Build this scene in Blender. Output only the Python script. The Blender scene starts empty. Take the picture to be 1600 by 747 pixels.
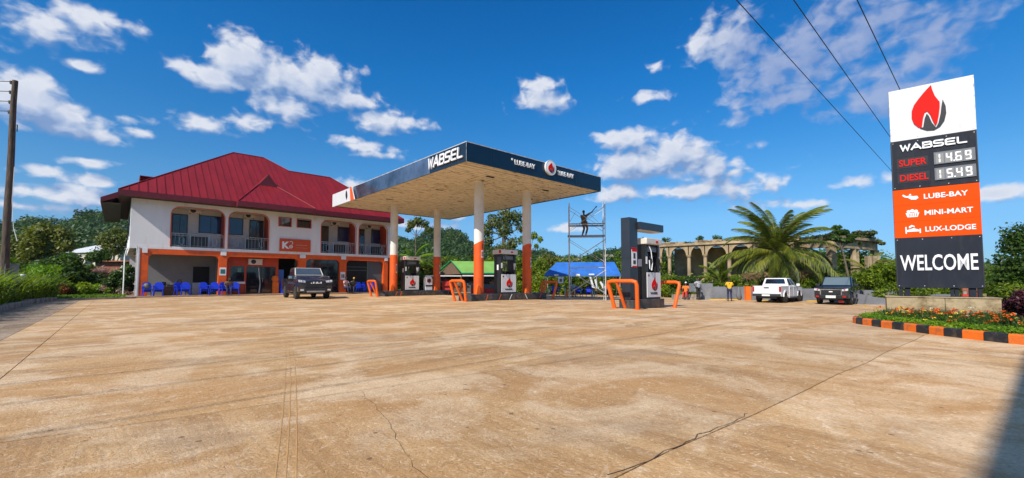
import bpy, bmesh, math, random
import numpy as np
from mathutils import Vector, Matrix
random.seed(7)
S = bpy.context.scene
C = S.collection
R = math.radians
# ------------------------------------------------------------------ camera
CAMH = 1.05
cd = bpy.data.cameras.new('camera'); cam = bpy.data.objects.new('camera', cd); C.objects.link(cam)
cam.location = (0, 0, CAMH); cam.rotation_euler = (R(90) + math.atan(.051), 0, 0)
cd.sensor_width = 36; cd.lens = 36 * 679 / 1600; cd.shift_y = (405 - 373.5) / 1600
cd.clip_start = .05; cd.clip_end = 5000
S.camera = cam
S.view_settings.view_transform = 'Standard'; S.view_settings.look = 'None'
S.view_settings.exposure = 0.16; S.view_settings.gamma = 1
S.cycles.max_bounces = 6; S.cycles.transparent_max_bounces = 12
TH = R(42.2); cT, sT = math.cos(TH), math.sin(TH)
def W(u, v): return cT * u - sT * v, sT * u + cT * v
# ------------------------------------------------------------------ sun
SUN_EL = R(42)
suv = Vector((-.975, -.222)).normalized()
sx, sy = W(suv.x, suv.y)
sv = Vector((sx * math.cos(SUN_EL), sy * math.cos(SUN_EL), math.sin(SUN_EL)))
sl = bpy.data.lights.new('sun', 'SUN'); sl.energy = 5.0; sl.angle = R(.5); sl.color = (1, .93, .82)
so = bpy.data.objects.new('sun', sl); C.objects.link(so); so.rotation_euler = sv.to_track_quat('Z', 'Y').to_euler()
# ------------------------------------------------------------------ sky with clouds
wd = bpy.data.worlds.new('World'); S.world = wd; wd.use_nodes = True
nt = wd.node_tree; nt.nodes.clear()
class NB:
    """tiny node builder"""
    def __init__(s, t): s.t = t
    def n(s, kind, ins=None, **at):
        x = s.t.nodes.new(kind)
        for k, v in at.items(): setattr(x, k, v)
        for k, v in (ins or {}).items():
            if isinstance(v, bpy.types.NodeSocket): s.t.links.new(v, x.inputs[k])
            else: x.inputs[k].default_value = v
        return x
    def m(s, op, a, b=None, c=None, clamp=False):
        i = {0: a}
        if b is not None: i[1] = b
        if c is not None: i[2] = c
        return s.n('ShaderNodeMath', i, operation=op, use_clamp=clamp).outputs[0]
    def vm(s, op, a, b=None):
        i = {0: a}
        if b is not None: i[1] = b
        x = s.n('ShaderNodeVectorMath', i, operation=op)
        return x.outputs['Value'] if op in ('LENGTH', 'DOT_PRODUCT') else x.outputs[0]
    def mr(s, v, a, b, c=0., d=1., smooth=False):
        x = s.n('ShaderNodeMapRange', {0: v, 1: a, 2: b, 3: c, 4: d})
        if smooth: x.interpolation_type = 'SMOOTHSTEP'
        return x.outputs[0]
    def ramp(s, v, stops):
        x = s.n('ShaderNodeValToRGB', {0: v}); cr = x.color_ramp
        while len(cr.elements) < len(stops): cr.elements.new(.5)
        for e, (p, c) in zip(cr.elements, stops): e.position = p; e.color = (*c, 1)
        return x.outputs[0]
    def mix(s, f, a, b, mode='MIX'):
        x = s.n('ShaderNodeMix', data_type='RGBA', blend_type=mode)
        for i, v in ((0, f), (6, a), (7, b)):
            if isinstance(v, bpy.types.NodeSocket): s.t.links.new(v, x.inputs[i])
            else: x.inputs[i].default_value = v if i == 0 else (*v, 1)
        return x.outputs[2]
# each cloud bank: azimuth / elevation in the sky and half sizes, in degrees
BANKS = []
def bank(px, py, rx, ry, w=1.0):
    az = math.degrees(math.atan2(px - 800, 679)); h = math.hypot(px - 800, 679)
    el = math.degrees(math.atan2(440 - py, h))
    BANKS.append((az, el, math.degrees(rx / 679) * (679 / h) ** 2 * 1.15 + .3, math.degrees(ry / h), w))
for b in [(30,25,75,34),(110,18,50,22),(160,25,35,14,.8),(108,92,15,9,.75),(30,150,66,40,1.5),(95,175,55,28,1.4),(110,200,60,12,.8),
    (215,206,16,7,.8),(372,88,50,36,1.5),(330,118,38,20,1.2),(295,100,30,10,.7),(430,115,66,32,1.4),(500,108,46,32,1.4),(540,150,52,22,1.2),(600,185,56,17,1.2),
    (440,165,44,22,1.2),(375,188,32,20,1.),(315,190,26,14,.8),(565,228,38,9,.8),(585,241,32,7,.8),(545,218,14,6,.6),(545,285,30,12,.85),
    (850,152,34,17,.9),(850,128,22,10,.8),(1020,147,28,9,.85),(1030,98,10,5,.5),(1165,55,38,36,.95),(1215,100,55,34,.95),(1270,70,70,50,.95),(1240,145,60,22,.95),
    (1155,165,20,24,.7),(1340,70,80,60,.9),(1430,60,90,60,.72),(1400,150,70,30,.7),(980,216,38,15,1.),(1055,240,60,30,1.5),(1000,255,72,24,1.5),(1110,258,48,22,1.4),(1150,268,26,12,1.),
    (1065,299,78,15,1.4),(962,304,40,16,1.3),(1220,284,26,12,.9),(1340,285,38,13,.95),(1395,280,20,12,.8),(1560,300,34,11,.9),(1195,225,14,7,.6),
    (60,268,42,10,.95),(150,283,28,9,.9),(50,300,66,13,1.),(120,305,60,14,.95),(30,322,70,8,.9),(130,252,34,8,.85),(180,180,20,6,.5),
    (690,332,56,8,.6),(870,358,26,6,.6),(650,352,50,6,.5),(1130,285,60,22,.55),(1240,320,60,8,.5),(1105,55,18,26,.6)]:
    bank(*b)
# cumulus round the unseen rest of the sky, enlarged and added to whiten the skylight
rb = random.Random(3)
for k in range(26):
    BANKS.append((rb.choice([-1, 1]) * rb.uniform(64, 178), rb.uniform(6, 60), rb.uniform(8, 20), rb.uniform(3, 9), 1.3))
for k in range(6):
    BANKS.append((rb.uniform(-60, 60), rb.uniform(48, 80), rb.uniform(12, 30), rb.uniform(3, 6), 1.3))
g = bpy.data.node_groups.new('cloud_field', 'ShaderNodeTree')
g.interface.new_socket(name='P', in_out='INPUT', socket_type='NodeSocketVector')
g.interface.new_socket(name='D', in_out='OUTPUT', socket_type='NodeSocketFloat')
G = NB(g); gi = g.nodes.new('NodeGroupInput'); go = g.nodes.new('NodeGroupOutput'); P = gi.outputs[0]
acc = None
for az, el, ra, re, w in BANKS:
    d = G.n('ShaderNodeVectorMath', {0: P, 1: (1 / ra, 1 / re, 0), 2: (-az / ra, -el / re, 0)}, operation='MULTIPLY_ADD').outputs[0]
    l = G.vm('LENGTH', d); f = G.m('MULTIPLY_ADD', l, -w, w)
    acc = f if acc is None else G.m('SMOOTH_MAX', acc, f, .12)
sp = G.n('ShaderNodeVectorMath', {0: P, 1: (1., 1.45, 1.)}, operation='MULTIPLY').outputs[0]
n1 = G.n('ShaderNodeTexNoise', {'Vector': sp, 'Scale': .17, 'Detail': 8., 'Roughness': .49, 'Distortion': .15}, noise_dimensions='2D').outputs[0]
n2 = G.n('ShaderNodeTexNoise', {'Vector': sp, 'Scale': .62, 'Detail': 5., 'Roughness': .44, 'Distortion': .3}, noise_dimensions='2D').outputs[0]
q = G.m('ADD', G.m('MULTIPLY_ADD', n1, 2.3, -1.08), G.m('MULTIPLY_ADD', n2, 1.5, -.75))
tot = G.m('ADD', G.m('MAXIMUM', acc, -1.2), q)
g.links.new(tot, go.inputs[0])
N = NB(nt)
dirv = N.n('ShaderNodeTexCoord').outputs['Generated']
sep = N.n('ShaderNodeSeparateXYZ', {0: dirv})
az = N.m('MULTIPLY', N.m('ARCTAN2', sep.outputs[0], sep.outputs[1]), 180 / math.pi)
el = N.m('MULTIPLY', N.m('ARCSINE', sep.outputs[2]), 180 / math.pi)
pp = N.n('ShaderNodeCombineXYZ', {0: az, 1: el}).outputs[0]
def field(vec):
    x = nt.nodes.new('ShaderNodeGroup'); x.node_tree = g; nt.links.new(vec, x.inputs[0]); return x.outputs[0]
D0 = field(pp); D1 = field(N.vm('ADD', pp, (-.8, 1.3, 0)))
cover = N.mr(D0, -.18, .80, smooth=True)
lit = N.m('MULTIPLY_ADD', N.m('SUBTRACT', D0, D1), .60, .46, clamp=True)
thick = N.mr(D0, .5, 1.5)
sky = N.n('ShaderNodeTexSky', sky_type='NISHITA', sun_disc=False, sun_elevation=SUN_EL, sun_rotation=math.atan2(sx, sy),
          air_density=1.0, dust_density=.4, ozone_density=3.0, altitude=0)
hs = N.n('ShaderNodeHueSaturation', {'Saturation': 1.32, 'Value': 1.0, 'Color': sky.outputs[0]}).outputs[0]
elr = N.mr(el, 0, 42)
tint = N.ramp(elr, [(0, (.44, .70, 1.2)), (.07, (.43, .71, 1.12)), (.12, (.55, .80, 1.10)), (.18, (.72, .95, 1.13)), (.28, (.72, 1.04, 1.18)), (.6, (.26, 1.10, 1.36)), (1, (.05, .92, 1.3))])
blue = N.mix(1., hs, tint, 'MULTIPLY')
white = N.ramp(lit, [(.05, (1.9, 3.0, 5.3)), (.42, (4.0, 4.9, 6.7)), (.9, (7.3, 7.5, 8.1))])
white = N.mix(N.m('MULTIPLY', thick, .35), white, (3.2, 4.3, 6.5))
# the cloud bank high on the right is thin and grey-violet
vr = N.m('SUBTRACT', 1.0, N.vm('LENGTH', N.n('ShaderNodeVectorMath', {0: pp, 1: (1 / 17., 1 / 13., 0), 2: (-39. / 17., -23. / 13., 0)}, operation='MULTIPLY_ADD').outputs[0]), clamp=True)
vr2 = N.mr(vr, 0, .45)
white = N.mix(N.m('MULTIPLY', vr2, .62), white, (2.3, 3.0, 5.4))
cv = N.m('MULTIPLY', cover, N.m('MULTIPLY_ADD', vr2, -.25, .96))
cv = N.m('MULTIPLY', cv, N.mr(el, 0.2, 2.5))
colr = N.mix(cv, blue, white)
bg = N.n('ShaderNodeBackground', {'Color': colr, 'Strength': .1})
wo = nt.nodes.new('ShaderNodeOutputWorld'); nt.links.new(bg.outputs[0], wo.inputs[0])
wd.cycles.sampling_method = 'MANUAL'; wd.cycles.sample_map_resolution = 512
# ------------------------------------------------------------------ materials
MATS = {}
def mat(name, col, rough=.6, metal=0., var=.12, scale=3., bump=.0, bscale=60., col2=None, spec=.5, coat=0., dirt=None, dscale=1.2, detail=5., stretch=None, emit=None, dthr=(.52, .72)):
    if name in MATS: return MATS[name]
    m = bpy.data.materials.new(name); m.use_nodes = True; t = m.node_tree; B = NB(t)
    p = t.nodes['Principled BSDF']
    co = B.n('ShaderNodeTexCoord').outputs['Object']
    if stretch: co = B.n('ShaderNodeMapping', {0: co, 3: stretch}).outputs[0]
    nz = B.n('ShaderNodeTexNoise', {'Vector': co, 'Scale': scale, 'Detail': detail, 'Roughness': .6}).outputs[0]
    c2 = col2 or tuple(c * (1 - var * 2) for c in col)
    c1 = tuple(min(1, c * (1 + var * .5)) for c in col)
    out = B.mix(B.mr(nz, .3, .7), c2, c1)
    if dirt:
        nd = B.n('ShaderNodeTexNoise', {'Vector': co, 'Scale': dscale, 'Detail': 7., 'Roughness': .68}).outputs[0]
        out = B.mix(B.mr(nd, *dthr), out, dirt)
    t.links.new(out, p.inputs['Base Color'])
    p.inputs['Roughness'].default_value = rough; p.inputs['Metallic'].default_value = metal
    p.inputs['Specular IOR Level'].default_value = spec; p.inputs['Coat Weight'].default_value = coat
    if bump:
        nb = B.n('ShaderNodeTexNoise', {'Vector': co, 'Scale': bscale, 'Detail': 4.}).outputs[0]
        b = B.n('ShaderNodeBump', {'Strength': bump, 'Distance': .02, 'Height': nb}); t.links.new(b.outputs[0], p.inputs['Normal'])
    if emit:
        p.inputs['Emission Color'].default_value = (*emit[0], 1); p.inputs['Emission Strength'].default_value = emit[1]
    MATS[name] = m; return m
def leafmat(name, ca, cb, trans=.35, scale=.6, rough=.5):
    if name in MATS: return MATS[name]
    m = bpy.data.materials.new(name); m.use_nodes = True; t = m.node_tree; B = NB(t); t.nodes.clear()
    pos = B.n('ShaderNodeNewGeometry')
    n1 = B.n('ShaderNodeTexNoise', {'Vector': pos.outputs['Position'], 'Scale': scale, 'Detail': 3.}).outputs[0]
    rnd = B.n('ShaderNodeObjectInfo').outputs['Random']
    isl = pos.outputs['Random Per Island']
    f = B.m('ADD', B.mr(n1, .3, .7), B.m('MULTIPLY_ADD', isl, .8, -.4), clamp=True)
    f = B.m('ADD', f, B.m('MULTIPLY_ADD', rnd, .3, -.15), clamp=True)
    col = B.mix(f, ca, cb)
    p = B.n('ShaderNodeBsdfPrincipled', {'Base Color': col, 'Roughness': rough, 'Specular IOR Level': .35})
    tr = B.n('ShaderNodeBsdfTranslucent', {'Color': B.mix(1., col, (1.2, 1.35, .5), 'MULTIPLY')})
    mx = B.n('ShaderNodeMixShader', {0: trans, 1: p.outputs[0], 2: tr.outputs[0]})
    o = t.nodes.new('ShaderNodeOutputMaterial'); t.links.new(mx.outputs[0], o.inputs[0])
    MATS[name] = m; return m
def glassmat(name, col, rough=.04, spec=.9):
    return mat(name, col, rough, var=.05, spec=spec, scale=.8)
M_orange = mat('orange_paint', (.78, .105, .006), .5, var=.10, scale=2.5, dirt=(.45, .085, .02), dscale=2.2)
M_hoop = mat('hoop_orange', (.83, .13, .006), .42, var=.08, scale=5, dirt=(.5, .1, .02), dscale=6)
M_red_or = mat('red_orange_wall', (.50, .055, .012), .5, var=.1)
M_white = mat('white_render', (.79, .78, .78), .75, var=.05, scale=.7, bump=.12, bscale=30, dirt=(.60, .56, .52), dscale=1.1, stretch=(1.6, 1.6, .3), dthr=(.55, .72))
M_trim = mat('white_trim', (.78, .78, .78), .55, var=.05)
M_grey = mat('grey_render', (.25, .25, .25), .8, var=.08, scale=1.2)
M_grey2 = mat('dark_grey_panel', (.10, .11, .12), .55, var=.08)
M_black = mat('black_metal', (.018, .019, .022), .35, var=.15)
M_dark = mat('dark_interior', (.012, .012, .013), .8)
M_roof = mat('red_roof_sheet', (.235, .012, .016), .5, var=.12, scale=.9, metal=.0, spec=.28, dirt=(.18, .012, .012), dscale=.5, stretch=(1.6, .35, 1))
M_fascia = mat('maroon_fascia', (.13, .008, .016), .5, var=.15)
M_soffit = mat('dark_timber_soffit', (.055, .035, .02), .8, var=.25, scale=4)
M_glassb = glassmat('blue_glass', (.006, .02, .10), .08)
M_glassd = glassmat('dark_glass', (.010, .013, .020), .06)
M_frame = mat('window_frame', (.03, .03, .035), .4)
M_steel = mat('steel_rail', (.40, .41, .44), .35, metal=.7, var=.1)
M_galv = mat('galvanised_tube', (.66, .66, .66), .5, metal=.2, var=.15, scale=6, dirt=(.22, .13, .08), dscale=7)
M_ac = mat('ac_casing', (.66, .63, .56), .5, var=.08)
M_navy = mat('navy_cladding', (.006, .022, .045), .22, var=.12, scale=.5, spec=.5)
M_navyl = mat('slate_cladding', (.15, .21, .31), .12, var=.4, scale=.45, spec=.9, metal=.45)
M_slate = mat('slate_metal', (.024, .031, .044), .32, var=.15, scale=.8, spec=.6)
M_cream = mat('cream_plank', (.84, .75, .57), .6, var=.12, scale=1.4, dirt=(.17, .10, .045), dscale=2.0, stretch=(1.1, 3.3, 1), dthr=(.55, .64))
M_colw = mat('column_white', (.72, .70, .66), .55, var=.06, scale=1.5, dirt=(.60, .53, .42), dscale=.9)
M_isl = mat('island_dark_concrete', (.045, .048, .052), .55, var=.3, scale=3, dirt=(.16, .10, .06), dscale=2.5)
M_conc = mat('raw_concrete', (.50, .38, .22), .85, var=.22, scale=1.5, bump=.25, bscale=25, dirt=(.17, .115, .05), dscale=1.6, dthr=(.46, .62))
M_red = mat('signal_red', (.66, .010, .006), .6, var=.04, spec=.12)
M_signw = mat('sign_white', (.66, .66, .68), .4, var=.03, scale=1., dirt=(.52, .52, .52), dscale=1.3, stretch=(3, 3, .5), dthr=(.56, .75))
M_signd = mat('sign_slate', (.020, .024, .036), .6, var=.12, scale=2, spec=.15, dirt=(.035,.038,.045), dscale=1.2, stretch=(2,2,.6))
M_signo = mat('sign_orange', (.76, .070, .0), .6, var=.04, scale=1, spec=.12)
M_letter = mat('letter_white', (.80, .80, .82), .4, var=.02)
M_lcd = mat('display_grey', (.16, .17, .19), .35, var=.1)
M_segm = mat('lit_segment', (.85, .87, .9), .4, emit=((1, 1, 1), .35))
M_blue = mat('blue_plastic', (.01, .045, .60), .38, var=.08)
M_tarp = mat('blue_tarpaulin', (.03, .16, .55), .55, var=.15, scale=1.5)
M_greenr = mat('green_roof_sheet', (.20, .40, .085), .5, var=.1, scale=1.2)
M_greent = mat('green_trim', (.01, .25, .09), .45)
M_wood = mat('weathered_wood', (.16, .09, .05), .8, var=.3, scale=5, stretch=(4, 4, .6))
M_pole = mat('timber_pole', (.13, .085, .06), .8, var=.45, scale=4, stretch=(5, 5, .5), bump=.5, bscale=20, dirt=(.07, .05, .04), dscale=5)
M_bark = mat('bark', (.17, .13, .09), .9, var=.35, scale=6, bump=.5, bscale=20)
M_ruin = mat('ruin_concrete', (.46, .34, .20), .9, var=.3, scale=.7, bump=.3, bscale=8, dirt=(.10, .08, .05), dscale=.45)
M_wallg = mat('grey_yard_wall', (.17, .18, .205), .75, var=.2, scale=.9, dirt=(.26, .25, .24), dscale=.8)
M_brick = mat('red_brick', (.30, .10, .06), .85, var=.25, scale=3)
M_stone = mat('kerb_stone', (.36, .31, .26), .85, var=.2, scale=4, bump=.3, bscale=20, dirt=(.14, .11, .08), dscale=3)
M_kblack = mat('kerb_black', (.018, .020, .026), .5, var=.2, scale=6, dirt=(.09, .07, .05), dscale=5, dthr=(.5, .68))
M_korange = mat('kerb_orange', (.85, .17, .01), .5, var=.08, scale=4, dirt=(.40, .13, .05), dscale=5, dthr=(.52, .7))
M_tyre = mat('tyre_rubber', (.022, .021, .02), .85, var=.3, scale=8, dirt=(.10, .07, .045), dscale=3)
M_rim = mat('alloy_rim', (.42, .40, .38), .35, metal=.6, var=.15)
M_carblack = mat('car_black', (.018, .017, .022), .22, coat=.7, var=.2, scale=2, dirt=(.055, .042, .035), dscale=1.5)
M_cardark = mat('car_dark_blue_black', (.008, .012, .022), .16, coat=.9, var=.1)
M_carwhite = mat('car_white', (.74, .74, .76), .25, coat=.6, var=.03)
M_chrome = mat('chrome', (.75, .75, .76), .12, metal=1., var=.03)
M_lampc = mat('lamp_lens', (.72, .74, .78), .1, var=.3, scale=15, spec=.9)
M_tail = mat('tail_lamp', (.45, .01, .01), .2, var=.2)
M_plate = mat('number_plate', (.7, .7, .68), .5, var=.05)
M_wind = glassmat('windscreen', (.03, .05, .08), .05)
M_windl = glassmat('windscreen_pale', (.12, .16, .18), .08)
M_skin = mat('dark_skin', (.085, .045, .028), .5, var=.1)
M_hair = mat('black_hair', (.01, .009, .009), .8)
M_yellow = mat('yellow_cloth', (.72, .42, .01), .8, var=.12, scale=8)
M_denim = mat('navy_trousers', (.025, .03, .09), .85, var=.2, scale=8)
M_pattern = mat('patterned_cloth', (.62, .64, .68), .8, col2=(.03, .05, .12), scale=14)
M_brownc = mat('brown_cloth', (.20, .13, .08), .85, var=.3, scale=9)
M_whitec = mat('white_cloth', (.72, .72, .74), .8, var=.08)
M_redc = mat('red_cloth', (.55, .04, .03), .8, var=.15, scale=9)
M_pink = mat('pink_cloth', (.62, .40, .44), .8, var=.15, scale=9)
M_orangec = mat('orange_cloth', (.80, .18, .02), .8, var=.15, scale=9)
M_wire = mat('wire_black', (.012, .012, .014), .6)
M_soil = mat('dark_soil', (.06, .04, .025), .95, var=.3, scale=5)
M_cback = mat('cream_room_wall', (.60, .58, .56), .7, var=.06)
M_mud = mat('muddy_trim', (.30, .25, .18), .7, var=.2, scale=6)
M_white_roof = mat('white_roof_sheet', (.62, .63, .64), .5, var=.08)
M_house = mat('far_house_wall', (.62, .55, .45), .8, var=.1)
L_hill = leafmat('leaf_hill', (.016, .045, .012), (.065, .12, .02), .25, .05)
L_dark = leafmat('leaf_dark', (.018, .05, .007), (.075, .14, .012), .35)
L_mid = leafmat('leaf_mid', (.04, .085, .005), (.23, .30, .010), .4)
L_lime = leafmat('leaf_lime', (.08, .20, .008), (.26, .38, .015), .4, 1.2)
L_olive = leafmat('leaf_olive', (.07, .10, .012), (.20, .20, .03), .35)
L_palm = leafmat('leaf_palm', (.035, .075, .008), (.25, .26, .02), .35, .7)
L_grass = leafmat('leaf_grass', (.05, .14, .01), (.20, .30, .02), .4, 1.5)
L_pink = leafmat('leaf_pink', (.30, .12, .13), (.50, .33, .32), .3, 1.5)
L_rust = leafmat('leaf_rust', (.10, .03, .012), (.34, .10, .02), .3, 2)
L_vine = leafmat('leaf_vine', (.03, .06, .012), (.12, .13, .03), .3)
L_dry = leafmat('leaf_dry', (.16, .10, .05), (.34, .25, .12), .3)
F_orange = leafmat('petal_orange', (.75, .07, .01), (.90, .22, .02), .2, 3)
F_yellow = leafmat('petal_yellow', (.75, .45, .02), (.85, .65, .10), .2, 3)
F_white = leafmat('petal_white', (.7, .7, .66), (.85, .82, .78), .2, 3)

def slabmat(name, along_u, base=(.60, .38, .18), dark=(.33, .18, .07), light=(.76, .56, .35), gold=(.53, .285, .105)):
    """broomed, dusty concrete; Position rotated to the yard axes"""
    m = bpy.data.materials.new(name); m.use_nodes = True; t = m.node_tree; B = NB(t); p = t.nodes['Principled BSDF']
    pos = B.n('ShaderNodeNewGeometry').outputs['Position']
    rot = B.n('ShaderNodeMapping', {0: pos, 2: (0, 0, -TH)}).outputs[0]
    rnd = B.n('ShaderNodeObjectInfo').outputs['Random']
    st = (.22, 2.6, 1) if along_u else (2.6, .22, 1)
    st2 = (.8, 9, 1) if along_u else (9, .8, 1)
    off = B.n('ShaderNodeCombineXYZ', {0: B.m('MULTIPLY', rnd, 17.), 1: B.m('MULTIPLY', rnd, 9.)}).outputs[0]
    a = B.n('ShaderNodeMapping', {0: rot, 3: st}).outputs[0]
    a = B.vm('ADD', a, off)
    s1 = B.n('ShaderNodeTexNoise', {'Vector': a, 'Scale': 1.0, 'Detail': 6., 'Roughness': .62, 'Distortion': .55}).outputs[0]
    b2 = B.n('ShaderNodeMapping', {0: rot, 3: st2}).outputs[0]
    s2 = B.n('ShaderNodeTexNoise', {'Vector': B.vm('ADD', b2, off), 'Scale': 1.6, 'Detail': 5., 'Roughness': .6}).outputs[0]
    big = B.n('ShaderNodeTexNoise', {'Vector': rot, 'Scale': .28, 'Detail': 4., 'Roughness': .55}).outputs[0]
    med = B.n('ShaderNodeTexNoise', {'Vector': rot, 'Scale': 1.6, 'Detail': 8., 'Roughness': .7}).outputs[0]
    fine = B.n('ShaderNodeTexNoise', {'Vector': rot, 'Scale': 38., 'Detail': 5., 'Roughness': .7}).outputs[0]
    patch = B.n('ShaderNodeTexNoise', {'Vector': rot, 'Scale': .75, 'Detail': 9., 'Roughness': .62, 'Distortion': .9}).outputs[0]
    med2 = B.n('ShaderNodeTexNoise', {'Vector': rot, 'Scale': 4.5, 'Detail': 7., 'Roughness': .75, 'Distortion': .8}).outputs[0]
    swirl = B.n('ShaderNodeTexNoise', {'Vector': rot, 'Scale': 17., 'Detail': 5., 'Roughness': .6, 'Distortion': 2.2}).outputs[0]
    c = B.mix(B.m('MULTIPLY', B.mr(s1, .43, .62), .9), base, dark)
    c = B.mix(B.m('MULTIPLY', B.mr(big, .44, .60), .8), c, gold)
    c = B.mix(B.m('MULTIPLY', B.mr(patch, .47, .60), .7), c, light)
    c = B.mix(B.m('MULTIPLY', B.mr(patch, .46, .36), .5), c, gold)
    c = B.mix(B.m('MULTIPLY', B.mr(med, .54, .68), .6), c, (.40, .21, .075))
    c = B.mix(B.m('MULTIPLY', B.mr(med2, .54, .66), .45), c, (.38, .21, .085))
    c = B.mix(B.m('MULTIPLY', B.mr(med2, .44, .34), .45), c, (.84, .66, .45))
    c = B.mix(B.m('MULTIPLY', B.mr(s2, .56, .72), .32 if along_u else .16), c, (.26, .15, .07))
    c = B.mix(B.m('MULTIPLY', B.mr(s2, .40, .28), .4 if along_u else .18), c, (.86, .70, .50))
    c = B.mix(B.m('MULTIPLY', B.mr(swirl, .55, .68), .5), c, (.28, .15, .06))
    c = B.mix(B.m('MULTIPLY', B.mr(swirl, .43, .32), .5), c, (.90, .74, .54))
    gr = B.n('ShaderNodeTexNoise', {'Vector': rot, 'Scale': .4, 'Detail': 6., 'Roughness': .6}).outputs[0]
    c = B.mix(B.m('MULTIPLY', B.mr(gr, .54, .66), .5), c, (.36, .26, .17))
    spk = B.n('ShaderNodeTexVoronoi', {'Vector': rot, 'Scale': 7.}).outputs['Distance']
    spm = B.m('MULTIPLY', B.m('LESS_THAN', spk, .13), B.m('GREATER_THAN', med, .54))
    c = B.mix(B.m('MULTIPLY', spm, .7), c, (.12, .07, .035))
    c = B.mix(B.m('MULTIPLY', B.mr(fine, .42, .66), .3), c, (.28, .16, .07))
    hv = B.n('ShaderNodeHueSaturation', {'Color': c, 'Value': B.m('MULTIPLY_ADD', rnd, .16, .92)}).outputs[0]
    t.links.new(hv, p.inputs['Base Color'])
    p.inputs['Roughness'].default_value = .72; p.inputs['Specular IOR Level'].default_value = .3
    h = B.m('ADD', B.m('ADD', B.m('MULTIPLY', fine, .5), B.m('MULTIPLY', s2, .4)), B.m('MULTIPLY', swirl, .6))
    bp = B.n('ShaderNodeBump', {'Strength': .8, 'Distance': .02, 'Height': h}); t.links.new(bp.outputs[0], p.inputs['Normal'])
    return m
M_slabu = slabmat('concrete_broomed_across', True)
M_slabv = slabmat('concrete_broomed_along', False)
M_slabd = slabmat('shaded_edge_concrete', False, base=(.34, .25, .17), dark=(.12, .09, .06), light=(.42, .33, .24), gold=(.30, .21, .13))  # kerb strip: the hedge's shade is mixed into a darker base colour

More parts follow.
